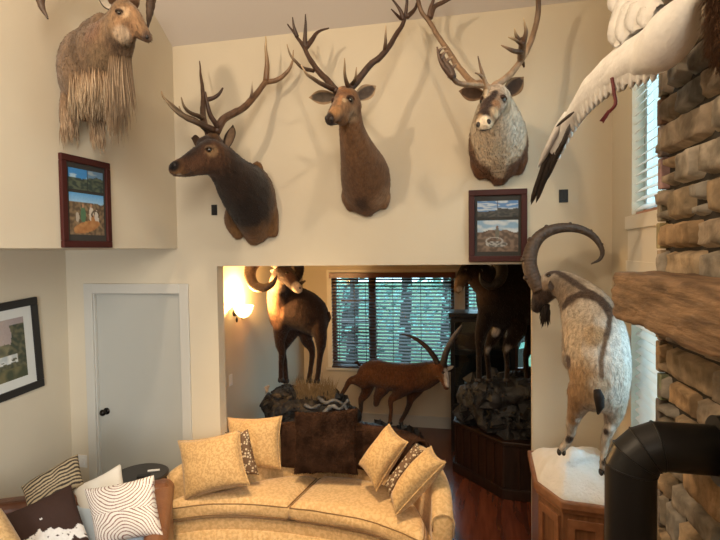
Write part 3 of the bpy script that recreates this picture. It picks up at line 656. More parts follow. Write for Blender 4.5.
# ================================================================ CARIBOU (right)
t = thing('caribou_head_mount', at(498, 152, 3.98), 'cream necked caribou shoulder mount with brown face above the framed photos', 'animal mount', 'antlered shoulder mounts on the upper wall')
bl = chain(K(498, 150, 3.97, 29, 15, 31), K(498, 140, 3.86, 29, 20, 31), K(497, 124, 3.70, 24, 20, 26), K(496, 110, 3.55, 18, 17, 20), K(496, 100, 3.45, 14, 13, 15))
bl += chain(K(496, 97, 3.42, 13, 11, 13), K(493, 105, 3.34, 12, 10, 12), K(488.5, 114, 3.26, 10.5, 8.5, 10.5), K(485, 121, 3.20, 9.6, 7, 9), K(483.8, 125, 3.18, 9.4, 6, 6.8))
bl += chain(K(482, 162, 3.97, 12, 10, 14), K(481, 172, 3.985, 8, 5, 8))+chain(K(500, 168, 3.94, 13, 9, 13), K(499, 179, 3.98, 9, 5, 7))+chain(K(517, 158, 3.97, 11, 10, 14), K(518, 168, 3.985, 7, 5, 8))
CB = (.16, .066, .026); CR = (.78, .65, .49)
bl += [np.array(K(496, 97, 3.43, 15, 10, 10)), np.array(K(492, 93, 3.40, 9, 8, 8))]
zo = [(at(497, 135, 3.7), .40, CR, .5), ((480, 130), .10, (.40, .27, .15), .9), ((470, 148), .09, (.34, .22, .12), .9), ([tuple(at(465, 140, 3.9)), tuple(at(468, 160, 3.9)), tuple(at(480, 174, 3.9))], .10, CB, .9), ([tuple(at(531, 148, 3.92)), tuple(at(525, 162, 3.9)), tuple(at(514, 168, 3.9))], .095, CB, .9), ([tuple(at(478, 184, 3.95)), tuple(at(500, 188, 3.93)), tuple(at(520, 180, 3.95))], .10, CB, .8), ([(497, 150), (498, 166), (499, 173)], .045, (.60, .46, .31), .9), ((497, 150), .07, (.74, .62, .46), .9), ((520, 130), .10, (.78, .70, .58), .9),
      ((486, 102), .050, (.05, .023, .013), .7), ((484, 110), .034, (.032, .016, .010), .6), ([(495, 92), (489, 104), (486, 114)], .022, (.04, .02, .012), .7), ((497, 104), .030, (.34, .17, .08), .8), ((496, 113), .040, (.56, .38, .22), .7), ((504, 99), .030, (.12, .06, .035), .7), ((508, 108), .04, (.50, .38, .25), .8), ((478, 100), .03, (.20, .10, .05), .7), ((484, 124), .052, (.74, .60, .44), .5), ((484, 131), .020, (.6, .5, .4), .7)]
el_, bv = fuse('body', bl, (.20, .095, .042), zo, clampY=YW, parent=t, voxel=.0105, fur=(6000, .024, lambda c: (.05, .5, -.9), .0023))
eyes(t, bv, [(503.5, 99.5)], .019, ring=(.08, .04, .025), axis=(tuple(at(496, 97, 3.42)), tuple(at(484, 124, 3.18)), (0, -.3, 1)))
nostrils(t, bv, [(478, 124.5), (489, 121.5)], .014); mouth(t, bv, [(480, 130), (485, 130), (491, 128)], .004)
ear(t, at(483, 95, 3.46), at(459, 91, 3.56), .052, (0, -1, -.3), (.05, .03, .02), (.18, .1, .05), rim=(.16, .1, .06))
ear(t, at(506, 95, 3.48), at(523.5, 77, 3.56), .058, (0, -1, -.2), (.045, .028, .02), (.18, .1, .05), rim=(.18, .11, .06))
CA, CL = (.40, .26, .155), (.085, .045, .026)
antler(t, [([(488, 92, 3.40), (484, 84, 3.42), (474, 83, 3.48), (466, 76, 3.54), (458, 66, 3.58), (449, 52, 3.62), (439, 38, 3.66), (429.5, 22, 3.68), (422, 13, 3.68), (418, 0, 3.66), (416, -14, 3.62)], 3.3, 2.0, (.26, .16, .09), CL), ([(430, 18, 3.68), (434.5, 7, 3.70), (444, 2, 3.72), (455, -3, 3.74)], 2.6, 1.4, CL, CL), ([(429, 17, 3.68), (431, 8, 3.68), (434, -2, 3.68)], 2.4, 1.4, CL, CL),
           ([(486, 86, 3.38), (478, 85, 3.28), (466, 84.5, 3.20), (457, 82, 3.15), (451, 76, 3.12)], 2.5, 2.3, CA, CL), ([(453, 78, 3.12), (446, 70, 3.10), (440, 60, 3.09), (437, 47, 3.09)], 2.8, .8, CL, CL),
           ([(452, 77, 3.12), (450, 70, 3.12), (445, 63, 3.12)], 4, 3.2, CL, CL), ([(450, 72, 3.12), (454, 66, 3.12), (457, 64, 3.12)], 2.2, .7, CL, CA), ([(445, 66, 3.12), (448, 60, 3.12), (453, 57, 3.12)], 2.4, .8, CL, CA), ([(441, 60, 3.11), (444, 53, 3.11), (448, 51, 3.11)], 2.0, .7, CL, CA), ([(438, 53, 3.10), (441, 49, 3.10), (446, 47, 3.10)], 1.6, .6, CL, (.55, .42, .3)),
           ([(450, 70, 3.12), (446, 65, 3.12), (443, 58, 3.12), (441, 54, 3.12)], 3.2, 1.6, CL, CL)])
antler(t, [([(491, 92, 3.40), (494, 86, 3.42), (504, 80, 3.48), (514, 70, 3.54), (521, 60, 3.58), (527, 50, 3.62), (533, 35, 3.66), (537, 20, 3.68), (538.5, 4, 3.66), (537, -14, 3.60)], 3.2, 2.7, CA, CL), ([(521, 58, 3.55), (522, 48, 3.44), (523, 40, 3.36)], 3.6, 3.4, (.2, .12, .07), CL), ([(522, 52, 3.44), (514, 51, 3.38), (507, 48, 3.34), (501, 45, 3.32)], 2.6, .5, CL, CA),
           ([(521, 43, 3.38), (516, 40, 3.36), (508, 37, 3.34)], 2.4, .5, CL, TP), ([(519, 40, 3.37), (516, 35, 3.35), (514.5, 28, 3.34)], 2.2, .5, CL, TP), ([(524, 42, 3.37), (526, 32, 3.34), (525, 25, 3.33), (523.5, 18, 3.32)], 2.3, .4, CL, TP), ([(521, 60, 3.58), (523, 63, 3.62), (524, 67, 3.64)], 2.2, 1.0, CL, CL)])
antler(t, [([(487, 92, 3.36), (485.5, 84, 3.33), (482.5, 74, 3.28), (480, 66, 3.26), (478, 56, 3.25)], 2.6, .5, CA, CL), ([(484, 79, 3.31), (480, 75, 3.26), (475, 73, 3.24)], 1.7, .6, CA, CL), ([(486, 98, 3.31), (486, 92, 3.34), (489, 86, 3.38)], 1.8, 2.8, (.55, .42, .28), CA)], name='brow_tine')
# ================================================================ AOUDAD on the left wall
t = thing('aoudad_mount', atX(88, 75, XL), 'sandy brown bearded wild sheep half mount high on the left wall', 'animal mount')
bl = chain(KX(84, 78, -2.44, .10, .20, .27), KX(88, 72, -2.34, .14, .19, .25), KX(98, 62, -2.20, .14, .15, .21), KX(110, 48, -2.06, .115, .12, .16), KX(120, 30, -1.96, .085, .09, .12), KX(124, 17, -1.93, .07, .075, .085))
bl += chain(KX(124, 15, -1.93, .075, .07, .085), KX(131, 20, -1.89, .065, .06, .075), KX(139, 29, -1.85, .048, .045, .052), KX(145, 35, -1.83, .034, .034, .038), KX(148, 38, -1.82, .026, .028, .028))
bl += chain(KX(118, 32, -1.95, .07, .07, .09), KX(124, 38, -1.91, .045, .045, .05))+chain(KX(102, 28, -2.18, .05, .06, .09), KX(90, 34, -2.32, .05, .08, .07))
bl += chain(KX(73, 92, -2.42, .055, .07, .12), KX(68, 112, -2.42, .05, .05, .1), KX(69, 126, -2.42, .045, .045, .06))+chain(KX(98, 95, -2.28, .055, .055, .1), KX(97, 118, -2.27, .045, .045, .08), KX(98, 132, -2.27, .042, .042, .05))
zo = [(atX(80, 60, -2.4), .45, (.17, .105, .06), .5), ((80, 50), .12, (.13, .078, .042), .9), ((92, 30), .07, (.15, .08, .045), .8), ((134, 22), .10, (.27, .155, .08), .7), ((128, 28), .035, (.19, .105, .055), .8), ((122, 34), .045, (.34, .25, .17), .8), ((112, 46), .05, (.10, .06, .035), .8), ((124, 12), .03, (.40, .27, .16), .6), ((119, 12), .022, (.10, .06, .04), .6), ((147, 36), .028, (.16, .10, .07), .6), ((144, 43), .03, (.60, .50, .40), .6),
      ((100, 62), .08, (.14, .09, .05), .9), (atX(98, 125, -2.25), .09, (.15, .09, .05), .6), (atX(69, 125, -2.4), .10, (.20, .125, .07), .6)]
el_, bv = fuse('body', bl, (.16, .10, .055), zo, clampX=XL+.008, parent=t, voxel=.010, fur=(6000, .020, lambda c: (.2, .1, -.9), .0022))
eyes(t, bv, [(119, 12.5)], .013, axis=(tuple(atX(124, 15, -1.93)), tuple(atX(147, 38, -1.82)), (0, 0, 1)))
nostrils(t, bv, [(147.5, 37)], .012); mouth(t, bv, [(150, 44), (145, 44.5), (140, 43)], .004)
rt = []
rr = random.Random(4)
for k in range(620):
    u = rr.random(); p, n_ = surf(bv, 108+u*24, 54+rr.random()*32)
    if p: rt.append(p)
strands(t, 'beard', rt, .28, .0029, [(.34, .25, .165), (.28, .20, .13), (.20, .135, .085)], jitter=.09, seed=3, root=(.15, .095, .055))
rt = []
for k in range(520):
    p, n_ = surf(bv, 68+rr.random()*46, 66+rr.random()**.6*30)
    if p: rt.append(p)
strands(t, 'chest_fringe', rt, .14, .0029, [(.46, .36, .25), (.34, .25, .16), (.25, .17, .10)], jitter=.14, seed=4, root=(.24, .145, .08))
for lg in (0, 1):
  rt = []
  for k in range(260):
    a, b_ = ((61+rr.random()*18, 92+rr.random()*36) if lg else (90+rr.random()*14, 96+rr.random()*40)); p, n_ = surf(bv, a, b_)
    if p: rt.append(p)
  strands(t, 'leg_hair', rt, .10, .0031, [(.28, .19, .12), (.36, .27, .18), (.17, .11, .065)], jitter=.12, seed=5, root=(.19, .115, .065))
def wp(px, py, X): return tuple(atX(px, py, X))
horn(t, [wp(118, 2, -1.95), wp(108, -22, -2.02), wp(84, -40, -2.12), wp(58, -34, -2.20), wp(42, -12, -2.22), wp(41, 4, -2.20), wp(48, 19, -2.16)], [.05, .05, .045, .038, .028, .018, .004], c0=(.14, .07, .035), c1=(.05, .03, .02), nr=18, raw=True)
horn(t, [wp(130, 4, -1.92), wp(136, -18, -1.94), wp(146, -24, -1.98), wp(151, -8, -2.02), wp(150, 10, -2.03), wp(147.5, 29, -2.02)], [.045, .045, .04, .032, .024, .004], c0=(.14, .07, .035), c1=(.05, .03, .02), nr=16, raw=True)
ear(t, wp(113, 8, -1.98), wp(98, -3, -2.0), .035, (0, -1, .2), (.55, .48, .38), (.04, .03, .025), rim=(.03, .022, .018))
# ================================================================ LIGHT GOAT on the pedestal (rear view)
PX = [(.275, 3.93), (.275, 3.40), (.40, 3.15), (.66, 3.12), (.80, 3.22), (.80, 3.93)]
t = thing('display_pedestal', (.54, 3.5, 0), 'angular wooden pedestal under the light coloured goat', 'pedestal')
def inset(P, d):
    c = (sum(p[0] for p in P)/len(P), sum(p[1] for p in P)/len(P)); return [(c[0]+(x-c[0])*(1-d), c[1]+(y-c[1])*(1-d)) for x, y in P]
b = MB(); b.prism(inset(PX, .10), .0, .955); b.build('cabinet_body', OAK, t, bevel=.003)
b = MB(); b.prism(PX, .955, 1.0); b.build('top_board', OAKT, t, bevel=.008)
b = MB(); b.prism(inset(PX, .05), .93, .955); b.build('moulding', OAKT, t, bevel=.004); b = MB(); b.prism(inset(PX, .04), 0, .09); b.build('plinth', OAKT, t, bevel=.004)
I = inset(PX, .10)
for (pa, pb) in zip(I[1:4], I[2:5]):
    pa, pb = Vector((*pa, 0)), Vector((*pb, 0)); d_ = (pb-pa); L_ = d_.length; d_.normalize(); n_ = Vector((d_.y, -d_.x, 0)); mid = (pa+pb)/2
    if n_.dot(mid-Vector((.54, 3.5, 0))) < 0: n_ = -n_
    Rm = Matrix((d_, n_, Vector((0, 0, 1)))).transposed(); b = MB(); w_ = L_-.05
    for (cx, cz, ww, hh) in ((0, .87, w_, .05), (0, .15, w_, .05), (-w_/2+.02, .51, .04, .68), (w_/2-.02, .51, .04, .68)): b.box(mid+n_*.007+d_*cx+Vector((0, 0, cz)), (ww, .014, hh), Rm)
    b.build('panel_frame', OAKT, t, bevel=.003)
# snow mound
nb = 34; b = MB(); vs = []; fs = []
SX = inset(PX, .09); cx, cy = .545, 3.52
def poly_r(a):
    best = 9
    for i in range(len(SX)):
        (x0, y0), (x1, y1) = SX[i], SX[(i+1) % len(SX)]; dx, dy = cos(a), sin(a); ex, ey = x1-x0, y1-y0; den = dx*ey-dy*ex
        if abs(den) < 1e-9: continue
        s_ = ((x0-cx)*ey-(y0-cy)*ex)/den; u = ((x0-cx)*dy-(y0-cy)*dx)/den
        if s_ > 0 and -1e-6 <= u <= 1+1e-6: best = min(best, s_)
    return best
NA = 72; NR = 22
def snow_h(x, y, q):
    p = Vector((x*4, y*4, 2)); h = .10+.05*noise.noise(p)+.022*noise.noise(p*2.7)+.008*noise.noise(p*7); h += .10*exp(-((x-.52)**2+(y-3.42)**2)/.03)
    return 1.0+max(.0, h*(1-q**5))+.002
for j in range(NR+1):
    for i in range(NA):
        a = 2*pi*i/NA; q = j/NR; r_ = poly_r(a)*q; x = cx+r_*cos(a); y = cy+r_*sin(a); vs.append((x, y, snow_h(x, y, q)))
fs = [(j*NA+i, (j+1)*NA+i, (j+1)*NA+(i+1) % NA, j*NA+(i+1) % NA) for j in range(NR) for i in range(NA)]
vs += [(x, y, 1.0) for x, y, z in vs[-NA:]]; fs += [((NR)*NA+i, (NR+1)*NA+i, (NR+1)*NA+(i+1) % NA, NR*NA+(i+1) % NA) for i in range(NA)]
b.add(vs, fs); o = b.build('snow_mound', SNOW, None, smooth=True); tag(o, 'white artificial snow mound on the angular wooden pedestal', 'snow')
t = thing('goat_mount', atZ(604, 473, 1.05), 'cream and brown ibex seen from behind, climbing on the snowy pedestal', 'animal mount')
bl = chain(K(600, 396, 3.12, 25, 20, 16), K(600, 380, 3.13, 29, 25, 24), K(598, 355, 3.18, 31, 28, 26), K(594, 330, 3.26, 30, 27, 25), K(587, 310, 3.34, 26, 24, 22), K(578, 296, 3.42, 20, 20, 17), K(567, 287, 3.49, 16, 15, 14.5), K(556, 283, 3.54, 13.5, 13, 13))
bl += chain(K(554, 283, 3.55, 14, 13, 13), K(545, 291, 3.58, 11, 10, 12), K(539, 301, 3.60, 7.5, 8, 8), K(537, 308, 3.61, 6, 6, 5))
bl += chain(K(584, 392, 3.15, 16, 16, 18), K(577, 408, 3.18, 9, 10, 10), K(572, 422, 3.21, 6, 6.5, 8), K(571, 434, 3.23, 4.2, 4.5, 5), K(566, 444, 3.24, 3.8, 4, 4), K(562, 449, 3.245, 3.8, 4, 4))
bl += chain(K(613, 394, 3.12, 15, 15, 18), K(614, 410, 3.13, 10.5, 11, 12), K(611, 424, 3.14, 6.5, 7, 8), K(606, 438, 3.15, 4.6, 5, 6), K(604, 452, 3.15, 3.7, 4, 5), K(603, 467, 3.14, 3.7, 4, 4))
bl += chain(K(572, 325, 3.42, 9, 10, 14), K(568, 345, 3.50, 6, 6, 9), K(567, 362, 3.54, 4, 4, 6), K(576, 372, 3.60, 3.2, 3.4, 4), K(582, 386, 3.62, 3, 3, 4))
bl += chain(K(604, 325, 3.45, 9, 10, 14), K(606, 345, 3.55, 6, 6, 9), K(600, 362, 3.60, 4, 4, 6), K(598, 380, 3.64, 3.2, 3.4, 4))
TN = (.40, .27, .155); WT = (.76, .72, .67); DK = (.065, .04, .028)
zo = [((575, 345), .16, (.58, .45, .31), .9), ((578, 385), .13, (.40, .25, .13), .9), ((568, 400), .09, (.33, .19, .09), .7), ((620, 345), .16, WT, .8), ((622, 385), .11, (.66, .60, .53), .8), ((594, 335), .07, (.50, .35, .21), .9), ((600, 385), .05, (.5, .4, .3), .8),
      ((560, 290), .14, (.20, .145, .10), .6), ((570, 300), .05, (.30, .22, .15), .8), ([(548, 274), (556, 271), (566, 277), (576, 284), (586, 290), (596, 295)], .022, DK, .8),
      ([(562, 326), (560, 316), (564, 306), (572, 298), (582, 294), (594, 296), (604, 304), (610, 314)], .026, DK, .8), ([(590, 295), (600, 299), (607, 307)], .035, (.08, .048, .032), .8),
      ([(610, 314), (609, 325), (606, 338)], .016, (.12, .075, .05), .9), ([(606, 338), (603, 350), (601, 362), (602, 376)], .013, (.22, .14, .09), 1.0),
      ((541, 296), .085, DK, .4), ((545, 286), .03, (.26, .18, .12), .8), (at(537, 305, 3.6), .06, (.03, .02, .016), .4),
      ((573, 420), .04, (.34, .20, .10), .6), ((579, 420), .02, WT, .6), ((569, 440), .025, (.05, .035, .03), .5), ((577, 436), .012, WT, .5), ((606, 432), .018, (.07, .05, .045), .6), ((612, 428), .02, WT, .6), ((611, 412), .035, (.62, .54, .46), .8), ((602, 452), .012, (.6, .52, .45), .6), ((604, 463), .014, (.07, .05, .04), .5), ((568, 362), .04, (.10, .06, .045), .5)]
el_, bv = fuse('body', bl, (.52, .43, .335), zo, parent=t, voxel=.0085, smooth=4, fur=(15000, .022, lambda c: (-.05, -.35, -.9), .0014))
eyes(t, bv, [(548.5, 276)], .011)
b = MB(); T_ = [at(597, 390, 2.95), at(599, 397, 2.93), at(600, 406, 2.94), at(598, 414, 2.96)]; b.tube(T_, [.018, .026, .022, .006], 10, col=(.022, .016, .014)); b.tube([at(600, 395, 2.94), at(604, 399, 2.94)], [.014, .006], 8, col=(.022, .016, .014)); b.build('tail', FURL, t, smooth=True)
rt = [at(541+rr.random()*9, 303+rr.random()*9, 3.56+rr.random()*.05) for k in range(60)]
strands(t, 'beard', rt, .085, .007, (.022, .015, .012), jitter=.12, seed=8)
ear(t, at(551, 281, 3.47), at(551, 291, 3.42), .018, (0, -1, .2), (.06, .04, .03), (.10, .07, .05))
for nm, q, dz in (('hoof', (561, 452, 3.245), 0), ('hoof', (603, 472, 3.14), 0)):
    b = MB(); p = at(*q); b.ball(p+Vector((-.010, 0, 0)), (.013, .026, .020), nu=10, nv=8); b.ball(p+Vector((.014, 0, 0)), (.013, .026, .020), nu=10, nv=8); b.build(nm, HOOF, t, smooth=True)
for dy, dx in ((0, 0), (.11, .02)):
    pts = [(540+dx, 290, 3.55+dy), (533, 277, 3.56+dy), (529.5, 262, 3.57+dy), (533, 246, 3.58+dy), (543, 234, 3.59+dy), (560, 228, 3.60+dy), (579, 229, 3.60+dy), (594, 237, 3.58+dy), (602, 250, 3.56+dy), (600, 259, 3.55+dy), (591, 264, 3.54+dy)]
    horn(t, pts, [7.2, 7.4, 7.2, 6.6, 5.9, 5.0, 4.2, 3.4, 2.4, 1.7, .6], c0=(.085, .052, .034), c1=(.045, .03, .022), ridge=.06, nr=44, knobs=(.12, .22, .33, .44, .55, .66, .76), kc=at(566, 258, 3.58+dy))
# ================================================================ BIGHORN RAM in the alcove (left)
t = thing('bighorn_ram_mount', at(300, 385, 5.6), 'dark brown curl horned ram standing on dark rocks beside the lit sconce', 'animal mount', 'life size animal mounts in the alcove')
bl = chain(K(281, 314, 5.56, 12, 15, 17), K(288, 309, 5.58, 17, 18, 21), K(299, 309, 5.60, 20, 20, 21.5), K(309, 314, 5.62, 19, 19, 20), K(317, 319, 5.63, 12, 16, 19))
bl += chain(K(280, 308, 5.52, 12, 14, 17), K(278, 295, 5.44, 11, 12, 14), K(279, 284, 5.36, 10, 10, 12), K(282, 274, 5.30, 9, 9, 10))
bl += chain(K(283, 272, 5.28, 9.5, 9, 9.5), K(288, 277, 5.22, 8, 7, 8), K(293, 283, 5.17, 6.5, 6, 6.5), K(297, 288, 5.14, 5, 5, 5.2), K(299, 289.5, 5.13, 4, 4, 4))
bl += chain(K(281, 327, 5.50, 8, 9, 12), K(280, 342, 5.48, 5, 6, 8), K(282, 352, 5.46, 3.6, 4, 5), K(281, 365, 5.47, 2.6, 2.8, 4), K(281, 378, 5.48, 2.7, 2.8, 3))
bl += chain(K(293, 328, 5.66, 8, 9, 10), K(288, 339, 5.62, 5, 5.5, 7), K(283, 349, 5.60, 3.6, 4, 5), K(285, 363, 5.60, 2.6, 2.8, 4), K(286, 379, 5.60, 2.7, 2.8, 3))
bl += chain(K(319, 325, 5.56, 8, 10, 14), K(321, 342, 5.54, 5.5, 6, 8), K(320, 355, 5.55, 3.2, 3.6, 5), K(318, 374, 5.54, 2.6, 2.8, 4), K(317, 380, 5.54, 2.7, 2.8, 3))
bl += chain(K(308, 328, 5.72, 8, 9, 9), K(306, 338, 5.72, 6, 7, 7), K(312, 350, 5.73, 3.4, 3.8, 5), K(311, 366, 5.72, 2.6, 2.8, 4), K(309, 379, 5.72, 2.7, 2.8, 3))
zo = [(at(300, 310, 5.4), .3, (.032, .015, .009), .6), (at(273, 305, 5.35), .17, (.40, .20, .095), .5, (.6, 1.2, 1.5)), (at(276, 284, 5.3), .10, (.42, .28, .18), .6), (at(289, 276, 5.1), .085, (.085, .04, .024), .5), (at(298, 288, 5.1), .07, (.62, .50, .38), .5)]
el_, bv = fuse('body', bl, (.034, .016, .010), zo, parent=t, voxel=.014, smooth=4, fur=(5000, .025, lambda c: (.3, 0, -.9), .003))
eyes(t, bv, [(287, 273)], .014); nostrils(t, bv, [(300, 288)], .012, mat('dark_nose', (.05, .03, .025), .4))
HC0, HC1 = (.17, .10, .06), (.06, .04, .03)
horn(t, [(281, 266, 5.28), (272, 259, 5.24), (261, 258, 5.2), (252.5, 265, 5.15), (250, 275, 5.10), (254, 285, 5.07), (263, 288, 5.05), (272, 284, 5.05), (277, 276, 5.03)], [6.5, 6.6, 6.5, 6.3, 5.8, 5.2, 4.4, 3.0, 1], c0=HC0, c1=HC1, nr=40)
horn(t, [(285, 264, 5.34), (292, 258, 5.42), (297, 262, 5.50), (298, 272, 5.53), (294, 280, 5.48), (292, 285, 5.36), (297, 285, 5.24), (305, 281, 5.12)], [6.3, 6.4, 6.3, 5.8, 5.2, 4.2, 2.8, .9], c0=(.09, .05, .035), c1=HC1, nr=36)
ear(t, at(277, 274, 5.28), at(270, 270, 5.27), .03, (0, -1, 0), (.62, .55, .48), (.45, .36, .28))
b = MB(); b.tube([at(328, 312, 5.62), at(330, 318, 5.62), at(329, 322, 5.62)], [.02, .016, .006], 8, col=(.04, .02, .012)); b.build('tail', FURL, t, smooth=True)
for q in ((281, 380, 5.48), (286, 381, 5.60), (317, 381, 5.54), (309, 381, 5.72)):
    b = MB(); p = at(*q); b.ball(p+Vector((-.014, 0, 0)), (.02, .035, .03), nu=10, nv=8); b.ball(p+Vector((.016, 0, 0)), (.02, .035, .03), nu=10, nv=8); b.build('hoof', HOOF, t, smooth=True)
def rocks(name, lst, parent=None, seed=1, m=None, detail=.25):
    """one boulder mass: overlapping lumps remeshed together and cracked by noise"""
    bl = [np.array([*c, *r]) for c, r in lst]; vs = []; fs = []
    for q in bl: o = len(vs)*len(SV); vs.append(SV*q[3:6]+q[:3]); fs += [tuple(i+o for i in f) for f in SF]
    me = bpy.data.meshes.new('t'); me.from_pydata(np.vstack(vs).tolist(), [], fs); ob = bpy.data.objects.new('t', me); COL.objects.link(ob)
    r = ob.modifiers.new('r', 'REMESH'); r.mode = 'VOXEL'; r.voxel_size = .022
    dg = bpy.context.evaluated_depsgraph_get(); m2 = bpy.data.meshes.new_from_object(ob.evaluated_get(dg), depsgraph=dg); bpy.data.objects.remove(ob)
    s_ = Vector((seed*7.1, seed*3.3, 0))
    for v in m2.vertices:
        p = v.co*4+s_; k = noise.cell(p+Vector((noise.noise(p), noise.noise(p*1.3), 0)))-.5
        d = .045*k+.06*noise.noise(p*.8)+.03*abs(noise.noise(p*2.2))-.012; v.co = v.co+v.normal*d*detail*4
    return link(name, m2, m or ROCK, parent, smooth=False)
def rp(px, py, Y, rx, ry, rz): p = at(px, py, Y); return (tuple(p), (rx, ry, rz))
t = thing('boulder_mound', at(300, 400, 5.6), 'low dark rock base under the ram beside the sconce', 'rocks')
base_l = []
for (px, py, Y, rx, ry, rz) in [(287, 405, 5.55, .27, .34, .20), (318, 408, 5.55, .34, .34, .18), (284, 425, 5.5, .2, .3, .3), (310, 435, 5.5, .45, .35, .32), (340, 418, 5.55, .22, .22, .11), (306, 455, 5.5, .38, .4, .35)]: base_l.append(rp(px, py, Y, rx, ry, rz))
base_l += [((at(303, 405, 5.6).x, 5.55, .3), (.42, .42, .34))]
rocks('boulders', base_l, t, 2)
b = MB(); pb_ = at(303, 400, 5.6); b.lathe([(.0, .0), (.42, 0), (.44, .02), (.44, .16), (.0, .17)], (pb_.x, 5.55, 0), 10); b.build('plinth', DARKW, t)
ob = rocks('pale_stone', [rp(266, 389, 5.4, .035, .04, .045)], t, 9, mat('pale_rock', (.42, .32, .22), .8), .1)
LOG = mat('driftwood', (.05, .05, .055), .6, col2=(.26, .28, .30), scale=9, bump=.8, bscale=20)
b = MB()
for q in ([(318, 397, 5.3), (326, 403, 5.25), (334, 400, 5.22), (344, 405, 5.2), (347, 411, 5.2)], [(324, 413, 5.22), (332, 406, 5.2), (340, 409, 5.2), (348, 400, 5.2)], [(305, 405, 5.25), (312, 408, 5.22), (320, 405, 5.2)]):
    P = [Vector(p) for p in cr([tuple(at(*p)) for p in q], 4)]; b.tube(P, [.017*(1-.5*i/len(P))+.012*random.random() for i in range(len(P))], 7)
b.build('driftwood', LOG, t, smooth=True)
rr = random.Random(9); b = MB()
for k in range(420):
    x = 296+rr.random()*38; p = at(x, 390, 5.38+rr.random()*.3); p.z = at(300, 391, 5.5).z-.06; d = Vector((rr.uniform(-.35, .35), rr.uniform(-.3, .3), 1)).normalized(); L_ = rr.uniform(.08, .24)
    b.tube([p, p+d*L_*.5, p+d*L_+Vector((d.x*.05, 0, -.01))], [.003, .0025, .0006], 4)
o = b.build('dry_grass', GRASS, t); o['kind'] = 'stuff'
# ================================================================ RUNNING IBEX
t = thing('ibex_mount', at(395, 410, 6.1), 'chestnut brown ibex with sweeping ridged horns running before the window', 'animal mount', 'life size animal mounts in the alcove')
bl = chain(K(365, 375, 6.1, 8, 10, 11), K(374, 373, 6.1, 12, 13, 13), K(388, 376, 6.1, 13, 14, 14), K(404, 378, 6.1, 14, 15, 14.5), K(420, 377, 6.1, 14, 14, 14.5), K(432, 373, 6.08, 11, 11, 11.5), K(440, 370, 6.04, 9, 9, 9.5))
bl += chain(K(441, 371, 6.03, 7.5, 7, 7.5), K(444, 377, 5.98, 5.6, 5.2, 6), K(446, 384, 5.94, 3.8, 3.8, 4), K(446.5, 387, 5.93, 3.2, 3.2, 3))
bl += chain(K(364, 380, 6.05, 8, 8, 9), K(357, 380, 6.04, 5, 5, 5.5), K(350, 381, 6.03, 3.2, 3.4, 3.5), K(345, 389, 6.02, 2.2, 2.4, 3), K(340, 397, 6.02, 2.1, 2.3, 2.3), K(336, 400, 6.02, 2, 2, 2))
bl += chain(K(368, 382, 6.18, 8, 8, 9), K(366, 392, 6.18, 5, 5, 6), K(361, 400, 6.18, 3, 3, 4), K(361, 409, 6.18, 2.2, 2.3, 3), K(359, 418, 6.18, 2.3, 2.3, 2.3))
bl += chain(K(408, 386, 6.02, 8, 8, 8), K(398, 394, 6.0, 4.5, 5, 5.5), K(391, 400, 6.0, 3, 3.2, 4), K(391, 411, 6.0, 2.2, 2.4, 3), K(390, 421, 6.0, 2.3, 2.3, 2.3))
bl += chain(K(417, 387, 6.2, 8, 8, 8), K(411, 397, 6.2, 4.5, 5, 6), K(409, 405, 6.2, 2.8, 3, 4), K(405, 414, 6.2, 2.2, 2.4, 3), K(401, 421, 6.2, 2.3, 2.3, 2.3))
bl += chain(K(383, 388, 6.1, 7, 8, 7), K(378, 396, 6.12, 4.5, 5, 5), K(376, 404, 6.14, 3, 3, 3))
IB = (.115, .042, .017)
zo = [(at(385, 368, 6.0), .25, (.15, .058, .022), .7), (at(430, 376, 6.0), .14, (.13, .055, .022), .7), (at(405, 392, 6.0), .09, (.06, .025, .014), .8, (2, 1, .8)), ([(446, 371), (447, 378), (448, 384)], .032, (.66, .60, .55), .6), ((441, 386), .03, (.8, .72, .62), .6), ((442, 376), .022, (.10, .05, .03), .7), (at(362, 408, 6.1), .09, (.05, .03, .02), .5), (at(400, 412, 6.1), .14, (.045, .025, .018), .5), (at(352, 380, 5.95), .04, (.34, .22, .13), .6), (at(376, 400, 6.0), .05, (.05, .025, .015), .5)]
el_, bv = fuse('body', bl, IB, zo, parent=t, voxel=.013, smooth=4, fur=(4200, .022, lambda c: (-.8, 0, -.6), .003))
eyes(t, bv, [(443, 373)], .013)
horn(t, [(440, 370, 6.02), (436, 360, 6.0), (430, 351, 5.98), (422, 343, 5.96), (412, 337, 5.94), (402, 334, 5.92)], [2.8, 2.8, 2.5, 2.1, 1.5, .5], c0=(.035, .028, .025), c1=(.10, .05, .03), nr=26, ridge=.2)
horn(t, [(443.5, 370, 6.02), (444, 360, 5.98), (447, 350, 5.93), (452, 340, 5.88), (458, 331, 5.84), (462, 325, 5.82)], [3.2, 3.3, 3.0, 2.6, 2.0, .8], c0=(.035, .028, .025), c1=(.13, .12, .12), nr=26, ridge=.2)
ear(t, at(446, 370, 6.0), at(454, 366, 6.0), .022, (0, -1, 0), (.5, .45, .4), (.3, .2, .14)); ear(t, at(437, 371, 6.0), at(431, 368, 6.02), .02, (0, -1, 0), (.2, .12, .08), (.2, .1, .06))
b = MB(); b.tube([at(360, 366, 6.1), at(357, 362, 6.1), at(354, 363, 6.1)], [.015, .02, .006], 8, col=(.05, .02, .012)); b.build('tail', FURL, t, smooth=True)
for q in ((335, 401, 6.02), (359, 420, 6.18), (390, 423, 6.0), (401, 423, 6.2)): b = MB(); p = at(*q); b.ball(p, (.03, .025, .025), nu=10, nv=8); b.build('hoof', HOOF, t, smooth=True)
t = thing('boulder_mound', at(385, 440, 6.1), 'dark rock base under the running ibex, hidden low behind the sofa', 'rocks')
zt = at(390, 423, 6.1).z; cxm = at(375, 423, 6.1).x
